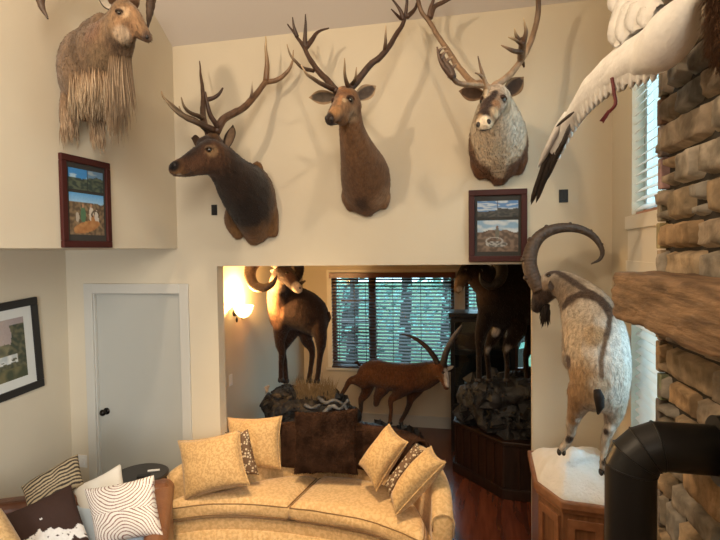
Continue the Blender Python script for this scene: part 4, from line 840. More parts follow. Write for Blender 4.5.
rocks('boulders', [((cxm, 6.1, zt-.17), (.42, .24, .14)), ((cxm+.25, 6.1, zt-.19), (.3, .24, .13)), ((cxm-.2, 6.1, zt-.17), (.2, .18, .14)), ((cxm, 6.1, .1), (.5, .28, .2))], t, 5)
# ================================================================ SHADOWED RAM (right)
t = thing('mountain_ram_mount', at(500, 380, 5.4), 'shadowed dark ram on the high rock at the right of the alcove', 'animal mount', 'life size animal mounts in the alcove')
bl = chain(K(486, 296, 5.4, 10, 15, 24), K(496, 296, 5.42, 16, 18, 32), K(512, 292, 5.5, 18, 20, 36), K(528, 290, 5.6, 18, 20, 35), K(542, 296, 5.68, 13, 16, 30))
bl += chain(K(487, 284, 5.36, 13, 14, 18), K(478, 275, 5.30, 12, 12, 14), K(470, 270, 5.24, 9, 9, 10), K(464, 275, 5.18, 7, 7, 8), K(460, 283, 5.14, 5.5, 5.5, 6), K(458, 289, 5.12, 4.6, 5, 4.6))
bl += chain(K(485, 318, 5.35, 8, 9, 14), K(480, 335, 5.33, 5.5, 6, 9), K(479, 350, 5.32, 3.4, 4, 6), K(479, 378, 5.32, 3, 3.2, 5))
bl += chain(K(499, 325, 5.52, 8, 9, 12), K(491, 340, 5.5, 5, 5.5, 8), K(487, 350, 5.5, 3.4, 4, 5), K(488, 364, 5.5, 2.8, 3, 4), K(489, 378, 5.5, 3, 3, 4))
bl += chain(K(518, 326, 5.42, 9, 10, 14), K(512, 340, 5.42, 6, 6, 8), K(506, 348, 5.42, 3.8, 4, 5), K(507, 362, 5.42, 2.8, 3, 4), K(507, 378, 5.42, 3, 3, 4))
bl += chain(K(534, 325, 5.66, 9, 10, 14), K(530, 345, 5.66, 5.5, 6, 8), K(526, 356, 5.66, 3.2, 3.6, 5), K(527, 378, 5.66, 3, 3, 4))
zo = [(at(463, 286, 5.1), .10, (.20, .125, .07), .6), (at(476, 290, 5.2), .16, (.06, .032, .017), .7), (at(495, 333, 5.4), .06, (.50, .46, .42), .5), (at(489, 352, 5.42), .055, (.42, .38, .34), .6), (at(508, 350, 5.35), .05, (.35, .3, .26), .6), (at(520, 325, 5.6), .05, (.45, .42, .4), .6), (at(459, 289, 5.1), .03, (.5, .4, .3), .4)]
el_, bv = fuse('body', bl, (.016, .009, .006), zo, parent=t, voxel=.015, smooth=4, fur=(3500, .03, lambda c: (.4, 0, -.9), .003))
eyes(t, bv, [(466, 270)], .014)
horn(t, [(475, 264, 5.26), (484, 257, 5.22), (496, 260, 5.15), (502, 270, 5.10), (499, 281, 5.06), (490, 286, 5.04), (482, 281, 5.02), (480, 273, 5.0)], [6.5, 6.6, 6.4, 6, 5.2, 4.2, 2.8, .8], c0=(.022, .016, .012), c1=(.015, .011, .009), nr=34)
ear(t, at(477, 272, 5.2), at(483, 270, 5.2), .03, (0, -1, 0), (.2, .14, .1), (.15, .1, .07))
for q in ((479, 380, 5.32), (489, 380, 5.5), (507, 380, 5.42), (527, 380, 5.66)): b = MB(); p = at(*q); b.ball(p, (.035, .035, .03), nu=10, nv=8); b.build('hoof', HOOF, t, smooth=True)
t = thing('rock_pedestal', (.20, 5.75, 0), 'dark wooden octagonal pedestal with rocks under the shadowed ram', 'pedestal')
PP = [(-.34, 6.28), (-.36, 5.90), (.14, 5.32), (.60, 5.28), (.85, 5.5), (.85, 6.28)]
b = MB(); b.prism(inset(PP, .05), .08, .52); b.build('cabinet_body', DARKW, t, bevel=.004)
b = MB(); b.prism(PP, .52, .56); b.build('top_board', DARKW, t, bevel=.008)
b = MB(); b.prism(inset(PP, -.02), 0, .10); b.build('plinth', DARKW, t, bevel=.006)
I = inset(PP, .05); b = MB()
for (pa, pb) in zip(I[1:4], I[2:5]):
    pa, pb = Vector((*pa, 0)), Vector((*pb, 0)); L_ = (pb-pa).length; d_ = (pb-pa).normalized(); n_ = Vector((d_.y, -d_.x, 0)); Rm = Matrix((d_, n_, Vector((0, 0, 1)))).transposed()
    k = max(2, int(L_/.11))
    for i in range(k+1): b.box(pa+d_*(L_*i/k)+n_*.008+Vector((0, 0, .31)), (.018, .02, .40), Rm)
b.build('panel_stiles', mat('stile_wood', (.035, .015, .009), .35), t)
ztop = at(490, 380, 5.4).z
rl = [((.25, 5.8, .72), (.50, .42, .22)), ((.30, 5.75, ztop-.18), (.42, .36, .17)), ((-.05, 5.85, .80), (.28, .3, .26)), ((.05, 5.65, ztop-.22), (.24, .26, .19)), ((.1, 5.5, .66), (.22, .12, .1)), ((.55, 5.55, .75), (.25, .2, .25)), ((.45, 5.6, ztop-.16), (.35, .2, .15)), ((-.12, 5.78, ztop-.17), (.12, .16, .10))]
rocks('boulders', rl, t, 7, detail=.3)
b = MB()
for k in range(46):
    x = rr.uniform(-.1, .7); p = Vector((x, 5.42+rr.random()*.1, .62+rr.random()*.38)); d = Vector((rr.uniform(-1, 1), -.8, rr.uniform(-.2, 1))).normalized(); L_ = rr.uniform(.05, .13); s_ = d.cross(Vector((0, 0, 1))).normalized()
    m1 = p+d*L_*.5; b.add([p, m1+s_*.018+Vector((0, 0, .006)), p+d*L_, m1-s_*.018+Vector((0, 0, .006)), m1-Vector((0, 0, .003))], [(0, 1, 2), (0, 2, 3), (0, 4, 1), (1, 4, 2), (2, 4, 3), (3, 4, 0)])
b.build('dried_leaves', mat('dried_leaf', (.10, .06, .03), .7, col2=(.05, .05, .025), scale=20), t)
# tall dark cabinet at the back of the alcove
t = thing('display_cabinet', (-.05, 6.75, 0), 'tall black glass fronted cabinet behind the shadowed ram', 'cabinet')
b = MB(); X0, X1, Y0, Y1, H_ = -.42, .32, 6.45, 6.85, 1.62
for q in ((X0, X0+.03, Y0, Y1, .1, H_), (X1-.03, X1, Y0, Y1, .1, H_), (X0, X1, Y1-.02, Y1, .1, H_), (X0, X1, Y0, Y1, 0, .1), (X0-.02, X1+.02, Y0-.02, Y1, H_, H_+.05), (X0+.03, X1-.03, Y0+.02, Y1-.02, .7, .72), (X0+.03, X1-.03, Y0+.02, Y1-.02, 1.15, 1.17)): b.bx(*q)
b.build('carcass', BLACKF, t)
for x0, x1 in ((X0+.005, (X0+X1)/2-.003), ((X0+X1)/2+.003, X1-.005)):
    b = MB(); w = .045
    for q in ((x0, x0+w, .11, H_-.01), (x1-w, x1, .11, H_-.01), (x0+w, x1-w, .11, .11+w), (x0+w, x1-w, H_-.01-w, H_-.01)): b.bx(q[0], q[1], Y0-.022, Y0-.001, q[2], q[3])
    d_ = b.build('door', BLACKF, t); b = MB(); b.bx(x0+w, x1-w, Y0-.012, Y0-.008, .11+w, H_-.01-w); b.build('glass_pane', GLASS, d_)
    b = MB(); hx = (X0+X1)/2+(-.03 if x0 < -.2 else .03); b.tube([Vector((hx, Y0-.04, .85)), Vector((hx, Y0-.04, 1.0))], .006, 8); b.build('door_handle', METAL, d_)
# ================================================================ SOFA
def poly_curve(pts, n): return [Vector((*q,)) for q in cr(pts, n)]
t = thing('curved_sofa', (-1.3, 3.95, 0), 'curved gold damask loveseat with two seat cushions, backed into the alcove opening', 'sofa')
F = poly_curve([(-2.36, 3.60, 0), (-2.1, 3.73, 0), (-1.75, 3.80, 0), (-1.3, 3.80, 0), (-.85, 3.74, 0), (-.58, 3.63, 0), (-.40, 3.52, 0)], 6)
Bk = poly_curve([(-2.44, 3.72, 0), (-2.30, 3.85, 0), (-2.04, 3.92, 0), (-1.72, 4.30, 0), (-1.25, 4.42, 0), (-.80, 4.34, 0), (-.54, 4.12, 0), (-.38, 3.84, 0), (-.33, 3.56, 0)], 5)
def res(P, n):
    L_ = [0]
    for a, b_ in zip(P[:-1], P[1:]): L_.append(L_[-1]+(b_-a).length)
    out = []
    for i in range(n):
        s_ = L_[-1]*i/(n-1); k = 0
        while k < len(L_)-2 and L_[k+1] < s_: k += 1
        out.append(P[k].lerp(P[k+1], (s_-L_[k])/max(1e-6, L_[k+1]-L_[k])))
    return out
NS = 64; Fr = res(F, NS); Br = res(Bk, NS)
def cushion(mb, i0, i1, z0, z1, inset_back=.05, push=.0, crown=.03, rnd=.05):
    n = 26; m_ = 16; top = []; bot = []
    for i in range(n+1):
        u = i/n; k = i0+(i1-i0)*u; a = int(min(k, NS-2)); f = k-a; fp = Fr[a].lerp(Fr[a+1], f); bp = Br[a].lerp(Br[a+1], f); d = (bp-fp); L_ = d.length; d.normalize()
        fp = fp-d*push; bp = bp-d*inset_back
        for j in range(m_+1):
            v = j/m_; p = fp.lerp(bp, v); e = min(u, 1-u)*(i1-i0)*.033; e2 = min(v, 1-v)*(bp-fp).length; ed = min(1, min(e, e2)/rnd); ro = sqrt(max(0, 1-(1-ed)**2))
            h = (z1-z0)/2; zc = (z0+z1)/2; cr_ = crown*sin(pi*u)**.6*sin(pi*v)**.6
            sh = 1-.0*ro; wr = .004*noise.noise(Vector((p.x*9, p.y*9, 0)))
            top.append(Vector((p.x, p.y, zc+h*(.55+.45*ro)+cr_+wr))); bot.append(Vector((p.x, p.y, zc-h*(.55+.45*ro))))
    W = m_+1; fs = []
    for i in range(n):
        for j in range(m_): fs.append((i*W+j, (i+1)*W+j, (i+1)*W+j+1, i*W+j+1))
    N = len(top); fs2 = [tuple(N+q for q in f[::-1]) for f in fs]
    edge = [i*W for i in range(n+1)]+[n*W+j for j in range(1, W)]+[i*W+m_ for i in range(n-1, -1, -1)]+[j for j in range(m_-1, 0, -1)]
    # bulging boxing between top and bottom edge
    vs = top+bot; M_ = len(edge); cxy = sum((top[e] for e in edge), Vector())/M_; rings = []
    for r_ in range(1, 4):
        q = r_/4; idx = []
        for e in edge:
            p = top[e].lerp(bot[e], q); o_ = (p-cxy); o_.z = 0; o_.normalize(); vs.append(p+o_*.018*sin(pi*q)); idx.append(len(vs)-1)
        rings.append(idx)
    R_ = [[e for e in edge]]+rings+[[N+e for e in edge]]
    for a, b_ in zip(R_[:-1], R_[1:]):
        for i in range(M_): fs.append((a[i], b_[i], b_[(i+1) % M_], a[(i+1) % M_]))
    mb.add(vs, fs+fs2); return [top[e] for e in edge], [bot[e] for e in edge]
for i0, i1 in ((0, 28.6), (29.2, 63)):
    b = MB(); te, be = cushion(b, i0, i1, .375, .53, push=.045, inset_back=.10); o = b.build('seat_cushion', SOFA, t, smooth=True)
    for E_ in (te, be):
        b = MB(); b.tube([p+Vector((0, 0, .002)) for p in E_+[E_[0]]], .0045, 6); b.build('piping', PIPING, o, smooth=True)
# base and skirt
b = MB(); n = NS
def wallband(P, Q, z0, z1, mb, push=0, wave=0):
    vs = []; fs = []
    for i in range(n):
        d = (Q[i]-P[i]).normalized(); w = wave*sin(i*3.1)
        fp = P[i]-d*(push+w); bp = Q[i]; vs += [Vector((fp.x, fp.y, z0)), Vector((fp.x, fp.y, z1)), Vector((bp.x, bp.y, z1)), Vector((bp.x, bp.y, z0))]
    for i in range(n-1):
        for a in range(4): fs.append((4*i+a, 4*i+(a+1) % 4, 4*i+4+(a+1) % 4, 4*i+4+a))
    fs += [(0, 3, 2, 1), (4*n-4, 4*n-3, 4*n-2, 4*n-1)]; mb.add(vs, fs)
wallband(Fr, Br, .26, .375, b, .02); b.build('seat_rail', SOFA, t, bevel=.01)
b = MB(); vs = []; fs = []; n2 = 260; F2 = res(F, n2); B2 = res(Bk, n2)
for i in range(n2):
    d = (B2[i]-F2[i]).normalized(); w = .006*sin(i*1.25)
    for z, k in ((.02, 1), (.285, .3)): p = F2[i]-d*(.03+w*k); vs += [Vector((p.x, p.y, z)), Vector((p.x+d.x*.012, p.y+d.y*.012, z))]
for i in range(n2-1): q = 4*i; fs += [(q, q+4, q+6, q+2), (q+1, q+3, q+7, q+5), (q+2, q+6, q+7, q+3), (q, q+1, q+5, q+4)]
b.add(vs, fs); b.build('skirt', SOFA, t, smooth=True)
# curved back and arms in one upholstered roll
NB = 80; P = res(Bk, NB); vs = []; fs = []; prof = 18
def back_top(u):
    e = min(u, 1-u); return .66+.23*min(1, e/.19)**.8
for i, p in enumerate(P):
    u = i/(NB-1); tg = (P[min(i+1, NB-1)]-P[max(i-1, 0)]).normalized(); nn = Vector((-tg.y, tg.x, 0))   # towards the alcove
    zt = back_top(u); th = .085*(1 if .04 < u < .96 else .9)
    sec = [(-.055, .08), (-.055, .40), (-.05, zt-.12)]+[(-.0+(-.075)*cos(a)+.02, zt-.06+.06*sin(a)) for a in [pi*k/8 for k in range(9)]]+[(.09, zt-.16), (.075, .40), (.07, .08)]
    for (o_, z) in sec: q = p+nn*(o_+.02); vs.append(Vector((q.x, q.y, z+.003*noise.noise(Vector((q.x*8, z*8, 0))))))
S_ = len(sec)
for i in range(NB-1):
    for a in range(S_): fs.append((i*S_+a, i*S_+(a+1) % S_, (i+1)*S_+(a+1) % S_, (i+1)*S_+a))
fs += [tuple(range(S_))[::-1], tuple((NB-1)*S_+a for a in range(S_))]
for k_ in range(len(vs)):
    v = vs[k_]
    if v.x < -2.10 and v.y > 3.965: vs[k_] = Vector((v.x, 3.965, v.z))
b = MB(); b.add(vs, fs); o = b.build('back', SOFA, t, smooth=True); o.modifiers.new('s', 'SUBSURF').render_levels = 1
b = MB(); E0 = [vs[(NB-1)*S_+a] for a in range(2, 13)]; b.tube(E0, .005, 6); E0 = [vs[a] for a in range(2, 13)]; b2 = MB(); b2.tube(E0, .005, 6); b.build('arm_piping', SOFA, t, smooth=True); b2.build('arm_piping', SOFA, t, smooth=True)
for q in ((-2.28, 3.70), (-.40, 3.64)): b = MB(); b.tube([Vector((*q, 0)), Vector((*q, .10))], [.02, .028], 12); b.build('leg', DARKW, t, smooth=True)
# ---------------------------------------------------------------- pillows
def pillow(name, lab, cat, C4, th, m, group=None, pat=None, N=26, pinch=.10, wr=.006, seed=0, edge=None, fuzz=None):
    """C4 = top-left, top-right, bottom-right, bottom-left corners as world points"""
    TL, TR, BR, BL = [Vector(c) for c in C4]; c0 = (TL+TR+BR+BL)/4; nrm = ((TR-BL).cross(TL-BR)).normalized()
    if nrm.dot(CP-c0) < 0: nrm = -nrm
    vs = []; cs = []; fs = []
    for sgn in (1, -1):
        for j in range(N+1):
            for i in range(N+1):
                u = i/N; v = j/N; x = 2*u-1; y = 2*v-1
                # sides bow inwards between the corners
                uu = .5+.5*x*(1-pinch*(1-y*y)*abs(x)**1.5); vv = .5+.5*y*(1-pinch*(1-x*x)*abs(y)**1.5)
                p = TL.lerp(TR, uu).lerp(BL.lerp(BR, uu), vv)
                h = ((1-x*x)*(1-y*y)); h = h**.36 if h > 0 else 0
                p = p+nrm*sgn*th*.5*h*(1+.10*noise.noise(p*6+Vector((seed, 0, 0))))+nrm*wr*noise.noise(p*14)*(h > 0)
                vs.append(p); cs.append(pat(u, v) if pat else (1, 1, 1))
    W = N+1; A = W*W
    for j in range(N):
        for i in range(N):
            q = j*W+i; fs.append((q, q+W, q+W+1, q+1)); fs.append((A+q, A+q+1, A+q+W+1, A+q+W))
    b = MB(); b.add(vs, fs, cs)
    me = b.mesh(name)
    import bmesh
    bm = bmesh.new(); bm.from_mesh(me); bmesh.ops.remove_doubles(bm, verts=bm.verts, dist=1e-5); bmesh.ops.recalc_face_normals(bm, faces=bm.faces); bm.to_mesh(me); bm.free()
    tt = thing(name, c0, lab, cat, group); o = link('cover', me, m, tt)
    if fuzz:
        rr_ = random.Random(seed); b = MB(); k = 0
        Vv = vs
        for _ in range(fuzz):
            sgn = 0 if rr_.random() < .85 else A; q = rr_.randrange(N)*W+rr_.randrange(N); q += sgn; fu_, fv_ = rr_.random(), rr_.random(); p = Vv[q].lerp(Vv[q+1], fu_).lerp(Vv[q+W].lerp(Vv[q+W+1], fu_), fv_)
            d = (nrm*(1 if sgn == 0 else -1)*.6+(p-c0).normalized()*.5+Vector((rr_.uniform(-.6, .6), rr_.uniform(-.6, .6), rr_.uniform(-.9, .3)))).normalized(); s_ = d.cross(nrm).normalized()*.0022
            b.add([p-s_, p+s_, p+nrm*.002, p+d*rr_.uniform(.012, .022)], [(0, 1, 3), (1, 2, 3), (2, 0, 3)])
        b.build('fur_pile', m, tt)['kind'] = 'stuff'
    if edge:
        E_ = [vs[i] for i in range(W)]+[vs[j*W+N] for j in range(1, W)]+[vs[N*W+i] for i in range(N-1, -1, -1)]+[vs[j*W] for j in range(N-1, -1, -1)]
        b = MB(); b.tube(E_, .005, 6); b.build('piping', edge, tt, smooth=True)
    return tt
g1 = 'gold pillows on the curved sofa'
pillow('throw_pillow', 'large gold damask pillow leaning on the left arm of the curved sofa', 'pillow', (at(178, 441, 3.86), at(240, 430, 3.88), at(250, 485, 3.74), at(184, 502, 3.64)), .21, SOFAP, g1, seed=1, edge=SOFAP)
pillow('throw_pillow', 'brown dotted small pillow peeking out behind the large left gold pillow', 'pillow', (at(225, 432, 3.93), at(248, 429, 3.93), at(259, 475, 3.90), at(238, 479, 3.86)), .10, DOTS, seed=2)
pillow('throw_pillow', 'square gold damask pillow standing against the sofa back left of the brown fur one', 'pillow', (at(227, 417.5, 4.20), at(282, 416, 4.24), at(281, 469, 4.12), at(229, 471, 4.08)), .19, SOFAP, g1, seed=3, edge=SOFAP)
pillow('fur_pillow', 'big dark brown faux fur pillow at the middle of the sofa', 'pillow', (at(295, 412, 4.22), at(358, 408, 4.20), at(358, 475, 4.06), at(294, 474, 4.06)), .16, FAUX, seed=4, fuzz=9000, pinch=.06)
pillow('throw_pillow', 'gold pillow tilted on its corner right of the brown fur pillow', 'pillow', (at(389, 424, 4.02), at(408, 442, 3.92), at(376, 491, 3.80), at(359, 464, 3.96)), .21, SOFAP, g1, seed=5, edge=SOFAP)
pillow('throw_pillow', 'brown dotted pillow wedged between the two right gold pillows', 'pillow', (at(418, 442, 3.92), at(424, 450, 3.86), at(389, 497, 3.74), at(384, 486, 3.80)), .10, DOTS, seed=6)
pillow('throw_pillow', 'gold pillow furthest right, lying on the sofa arm', 'pillow', (at(431, 446, 3.84), at(446, 462, 3.70), at(395, 516, 3.58), at(391, 499, 3.70)), .21, SOFAP, g1, seed=7, edge=SOFAP)
# brown fur throw over the sofa back
b = MB(); vs = []; fs = []; i0, i1 = 26, 62; sec = None; NI = i1-i0+1
for i in range(i0, i1+1):
    p = P[i]; u = i/(NB-1); tg = (P[min(i+1, NB-1)]-P[max(i-1, 0)]).normalized(); nn = Vector((-tg.y, tg.x, 0)); zt = back_top(u)+.015
    drop = .30+.05*noise.noise(Vector((u*9, 0, 0))); k = min(1, (i-i0)/6, (i1-i)/5); outer = []
    secm = [(-.085, zt-drop), (-.09, zt-.14), (-.08, zt-.02), (-.03, zt+.028), (.04, zt+.032), (.10, zt-.01), (.125, zt-.14), (.12, zt-.35)]
    Q_ = cr([(a, z, 0) for a, z in secm], 4)
    for q in Q_: w = .010*noise.noise(Vector((p.x*8, q[1]*8, q[0]*8))); pt = p+nn*(q[0]*(1+.1*k)+.02+w); vs.append(Vector((pt.x, pt.y, q[1]+w)))
    for q in Q_[::-1]: pt = p+nn*(q[0]*.80+.02); vs.append(Vector((pt.x, pt.y, q[1]-.012)))
S2 = len(Q_)*2
for i in range(NI-1):
    for a in range(S2): fs.append((i*S2+a, i*S2+(a+1) % S2, (i+1)*S2+(a+1) % S2, (i+1)*S2+a))
fs += [tuple(range(S2))[::-1], tuple((NI-1)*S2+a for a in range(S2))]; b.add(vs, fs)
fu = MB(); rr = random.Random(2)
for _ in range(9000):
    q = rr.randrange(NI-1)*S2+rr.randrange(S2//2-1); fu_ = rr.random(); p = vs[q].lerp(vs[q+1], rr.random()).lerp(vs[q+S2].lerp(vs[q+S2+1], rr.random()), fu_); d = Vector((rr.uniform(-1, 1), rr.uniform(-1.4, .6), rr.uniform(-.8, .8))).normalized(); s_ = d.cross(Vector((.3, .2, 1))).normalized()*.0024
    fu.add([p-s_, p+s_, p+Vector((0, 0, .002)), p+d*rr.uniform(.012, .024)], [(0, 1, 3), (1, 2, 3), (2, 0, 3)])
tt = thing('fur_throw', P[48], 'dark brown faux fur throw draped over the back of the curved sofa', 'throw blanket')
b.build('blanket', FAUX, tt, smooth=True); fu.build('fur_pile', FAUX, tt)['kind'] = 'stuff'
# ================================================================ LEATHER COUCH (lower left) and its pillows
ca = atan2(.47, .85); t = thing('leather_couch', (-2.675, 3.20, 0), 'brown leather couch in the lower left corner facing away from the door', 'couch', rz=ca)
def lb(nm, x0, x1, y0, y1, z0, z1, m=LEATHER, bev=.03, par=None):
    b = MB(); b.bx(x0, x1, y0, y1, z0, z1); o = b.build(nm, m, par or t, world=False, bevel=bev); o.modifiers['bevel'].segments = 4
    for p_ in o.data.polygons: p_.use_smooth = False
    return o
lb('back_rest', -.95, .50, -.14, .02, .10, .80, bev=.05); lb('seat_base', -.95, .50, -.85, -.16, .12, .30); lb('seat_cushion', -.94, -.26, -.86, -.17, .30, .46, bev=.05); lb('seat_cushion', -.25, .39, -.86, -.17, .30, .46, bev=.05)
b = MB()
b.tube([Vector((.45, .02, .72)), Vector((.45, -.3, .70)), Vector((.45, -.86, .64))], .075, 20, ref=(1, 0, 0)); b.bx(.39, .51, -.86, 0, .10, .68); o = b.build('arm_rest', mat('tan_leather', (.17, .065, .028), .4, col2=(.25, .11, .05), scale=7, bump=.2, bscale=50), t, world=False, bevel=.01)
for q in ((-.9, -.05), (.44, -.05), (.44, -.8)): b = MB(); b.tube([Vector((q[0], q[1], 0)), Vector((q[0], q[1], .12))], [.02, .03], 12); b.build('leg', DARKW, t, smooth=True, world=False)
def zebra(u, v):
    a = .5+.5*sin(2*pi*(v*8+1.15*noise.noise(Vector((u*2.5, v*1.5, 1)))+.42*noise.noise(Vector((u*7, v*3, 2)))+u*1.2)); w = 1 if a > .5 else 0
    return (.42, .34, .22) if w else (.045, .032, .022)
def cow(u, v):
    k = .55*noise.noise(Vector((u*4.1+1.2, v*4.1+7.7, 2)))+.25*noise.noise(Vector((u*11, v*11, 4)))+(v-.35)*2.6-1.6*abs(u-.36)**1.5-max(0, v-.62)*4
    if k > .0:
        sp = noise.noise(Vector((u*26, v*26, 3)))
        return (.04, .02, .015) if sp > .42 else (.74, .72, .70)
    return (.035, .014, .009)
def swirl(u, v):
    x, y = u-.52, v-.5; wv = .08*noise.noise(Vector((u*4, v*4, 3)))
    r1 = sqrt((x*1.0)**2+((v-.02)*1.15)**2); r2 = sqrt(x**2+((v-1.02)*1.05)**2); d = (r1 if v < .52 else r2)+wv*.7
    hyp = d+.6*x*x; s_ = sin(2*pi*hyp*16)
    k = .22 if abs(v-.52) > .06 else .1
    return (.20, .085, .07) if s_ > .62 else (.80, .76, .71)
def A_(x, y, Y): return at(x, y, Y)
pillow('zebra_pillow', 'long zebra striped tan and black pillow lying on the leather couch back', 'pillow', (A_(21, 487, 2.93), A_(78, 454, 3.22), A_(84, 484, 3.10), A_(28, 512, 2.84)), .12, PRINT, 'pillows on the leather couch', zebra, N=90, pinch=.03, wr=.004)
b = MB(); b.tube([A_(26, 499, 2.98), A_(17, 506, 2.95), A_(8, 514, 2.93)], [.012, .016, .010], 8, col=(.40, .32, .21)); tag(b.build('pillow_tassel', PRINT, None, smooth=True), 'tan tassel hanging off the left end of the zebra striped pillow', 'tassel')
pillow('cowhide_pillow', 'dark brown cowhide pillow with a white patch below the zebra striped one', 'pillow', (A_(2, 516, 2.62), A_(71, 484, 2.86), A_(96, 556, 2.66), A_(26, 590, 2.5)), .12, PRINT, 'pillows on the leather couch', cow, N=90, pinch=.05)
pillow('white_pillow', 'plain white pillow standing behind the wavy lined pillow', 'pillow', (A_(70, 487, 3.10), A_(121, 463, 3.24), A_(134, 520, 3.06), A_(92, 552, 2.92)), .12, WHITEC, 'pillows on the leather couch', seed=11)
pillow('line_pattern_pillow', 'white pillow with wavy brown contour lines at the couch arm', 'pillow', (A_(84, 489, 2.92), A_(154, 475, 3.00), A_(163, 535, 2.84), A_(97, 548, 2.76)), .16, PRINT, 'pillows on the leather couch', swirl, N=150, pinch=.09, wr=.003)
pillow('blue_pillow', 'pale blue pillow mostly hidden under the wavy lined pillow', 'pillow', (A_(72, 505, 3.04), A_(140, 500, 3.08), A_(152, 548, 2.88), A_(90, 560, 2.84)), .09, BLUEC, 'pillows on the leather couch', seed=12)
pillow('gold_pillow', 'gold textured pillow corner at the lower left edge', 'pillow', (A_(-42, 512, 2.42), A_(1, 508, 2.50), A_(30, 552, 2.40), A_(-15, 600, 2.3)), .14, SOFAP, seed=13)
# round side table
TC = (-2.665, 3.70, 0)
t = thing('round_side_table', TC, 'round black drum side table between the leather couch and the gold sofa', 'side table')
b = MB(); b.lathe([(0, 0), (.18, 0), (.192, .03), (.20, .3), (.192, .64), (.18, .66), (0, .66)], TC, 40); b.build('drum', mat('dark_drum', (.012, .009, .008), .4, bump=.3, bscale=20), t, smooth=True)
b = MB(); b.lathe([(0, .66), (.20, .66), (.207, .67), (.207, .685), (.197, .69), (0, .69)], TC, 40); b.build('table_top', mat('drum_top', (.022, .015, .012), .3, coat=.2), t)
tp = Vector((-2.60, 3.64, .692)); b = MB(); b.box(tp+Vector((0, 0, .006)), (.10, .045, .012), Matrix.Rotation(.5, 3, 'Z')); tag(b.build('remote_control', BLACKP, None, bevel=.003), 'small black remote lying on the round side table', 'remote')
b = MB(); b.tube([Vector((-2.62, 3.72, .7005)), Vector((-2.54, 3.76, .7005))], .009, 8); tag(b.build('pen', WHITEP, None), 'short white pen like stick on the round side table', 'pen')
# ================================================================ FRAMED PICTURES
def picture(lab, o_, ux, uy, w, h, fw, m_frame, m_mat, panels, mat_in=.035, dpt=.025):
    """o_ centre on the wall, ux right, uy up; panels = (u0,v0,u1,v1,func,nx,ny) in 0-1 of the inner opening, v down"""
    ux, uy = Vector(ux).normalized(), Vector(uy).normalized(); nn = ux.cross(uy).normalized(); R = Matrix((ux, uy, nn)).transposed(); t = thing('framed_picture', o_, lab, 'picture')
    o_ = Vector(o_); b = MB()
    for (cx, cy, ww, hh) in ((0, h/2-fw/2, w, fw), (0, -h/2+fw/2, w, fw), (-w/2+fw/2, 0, fw, h-2*fw), (w/2-fw/2, 0, fw, h-2*fw)): b.box(o_+ux*cx+uy*cy+nn*(dpt/2+.003), (ww, hh, dpt), R)
    b.build('frame', m_frame, t, bevel=.004)
    b = MB(); b.box(o_+nn*.010, (w-2*fw+.002, h-2*fw+.002, .006), R); b.build('mat_board', m_mat, t)
    iw, ih = w-2*fw, h-2*fw
    for (u0, v0, u1, v1, fn, nx, ny) in panels:
        b = MB(); vs = []; cs = []; fs = []
        for j in range(ny+1):
            for i in range(nx+1):
                u, v = i/nx, j/ny; p = o_+ux*((u0+(u1-u0)*u-.5)*iw)+uy*((.5-(v0+(v1-v0)*v))*ih)+nn*.0155; vs.append(p); cs.append(fn(u, v))
        for j in range(ny):
            for i in range(nx): q = j*(nx+1)+i; fs.append((q, q+nx+1, q+nx+2, q+1))
        b.add(vs, fs, cs); b.build('photo', PHOTO, t)
def nz(u, v, s, k=0): return noise.noise(Vector((u*s, v*s, k)))
def mix(a, b_, k): k = max(0, min(1, k)); return tuple(a[i]*(1-k)+b_[i]*k for i in range(3))
def sky_mtn(u, v, h0=.62, sky=(.16, .30, .50), cl=(.6, .62, .62), land=(.06, .06, .045), land2=(.16, .13, .09), k=1, cth=.1):
    hz = h0+.16*nz(u, 0, 3, k)+.06*nz(u, 0, 9, k)
    if v < hz: return mix(sky, cl, (nz(u, v*2.2, 4, k+3)-cth)*5+v*.4)
    return mix(land, land2, nz(u, v, 9, k)*2+.4)
def p_blue(u, v):
    if abs(u-.53) < .012: return (.02, .02, .02)
    return sky_mtn(u, v, .45 if u < .53 else .35, (.05, .22, .50) if u < .53 else (.12, .22, .34), (.35, .5, .62) if u < .53 else (.3, .36, .38), (.035, .05, .045), (.10, .12, .08), 2 if u < .53 else 5, .25)
def p_group(u, v):
    hz = .22+.05*nz(u, 0, 6, 1)
    if v < hz: return mix((.10, .32, .62), (.3, .5, .7), v*4)
    c = mix((.10, .07, .045), (.24, .17, .10), nz(u, v, 12)*1.6+.4)
    for (cx, cy, w, h, col, sk) in ((.38, .52, .075, .2, (.08, .16, .09), 1), (.62, .50, .07, .2, (.55, .5, .42), 1), (.78, .56, .07, .18, (.5, .46, .4), 0), (.22, .58, .05, .12, (.4, .36, .3), 0)):
        if ((u-cx)/w)**2+((v-cy)/h)**2 < 1: c = col
        if sk and ((u-cx)/.03)**2+((v-cy+h+.02)/.05)**2 < 1: c = (.42, .24, .15)
    if ((u-.48)/.38)**2+((v-.80+(u-.5)*.25)/.14)**2 < 1 or ((u-.66)/.06)**2+((v-.66)/.16)**2 < 1: c = mix((.30, .13, .05), (.42, .22, .09), nz(u, v, 10, 4)+.5)
    if abs(((u-.74)/.11)**2+((v-.50)/.10)**2-1) < .35 and v < .55: c = (.07, .05, .035)
    return c
def p_top(u, v):
    if abs(u-.5) < .01: return (.05, .05, .05)
    return sky_mtn(u, v, .60 if u < .5 else .48, (.09, .20, .40), (.45, .50, .54), (.025, .028, .025), (.07, .06, .05), 3 if u < .5 else 8, -.05)
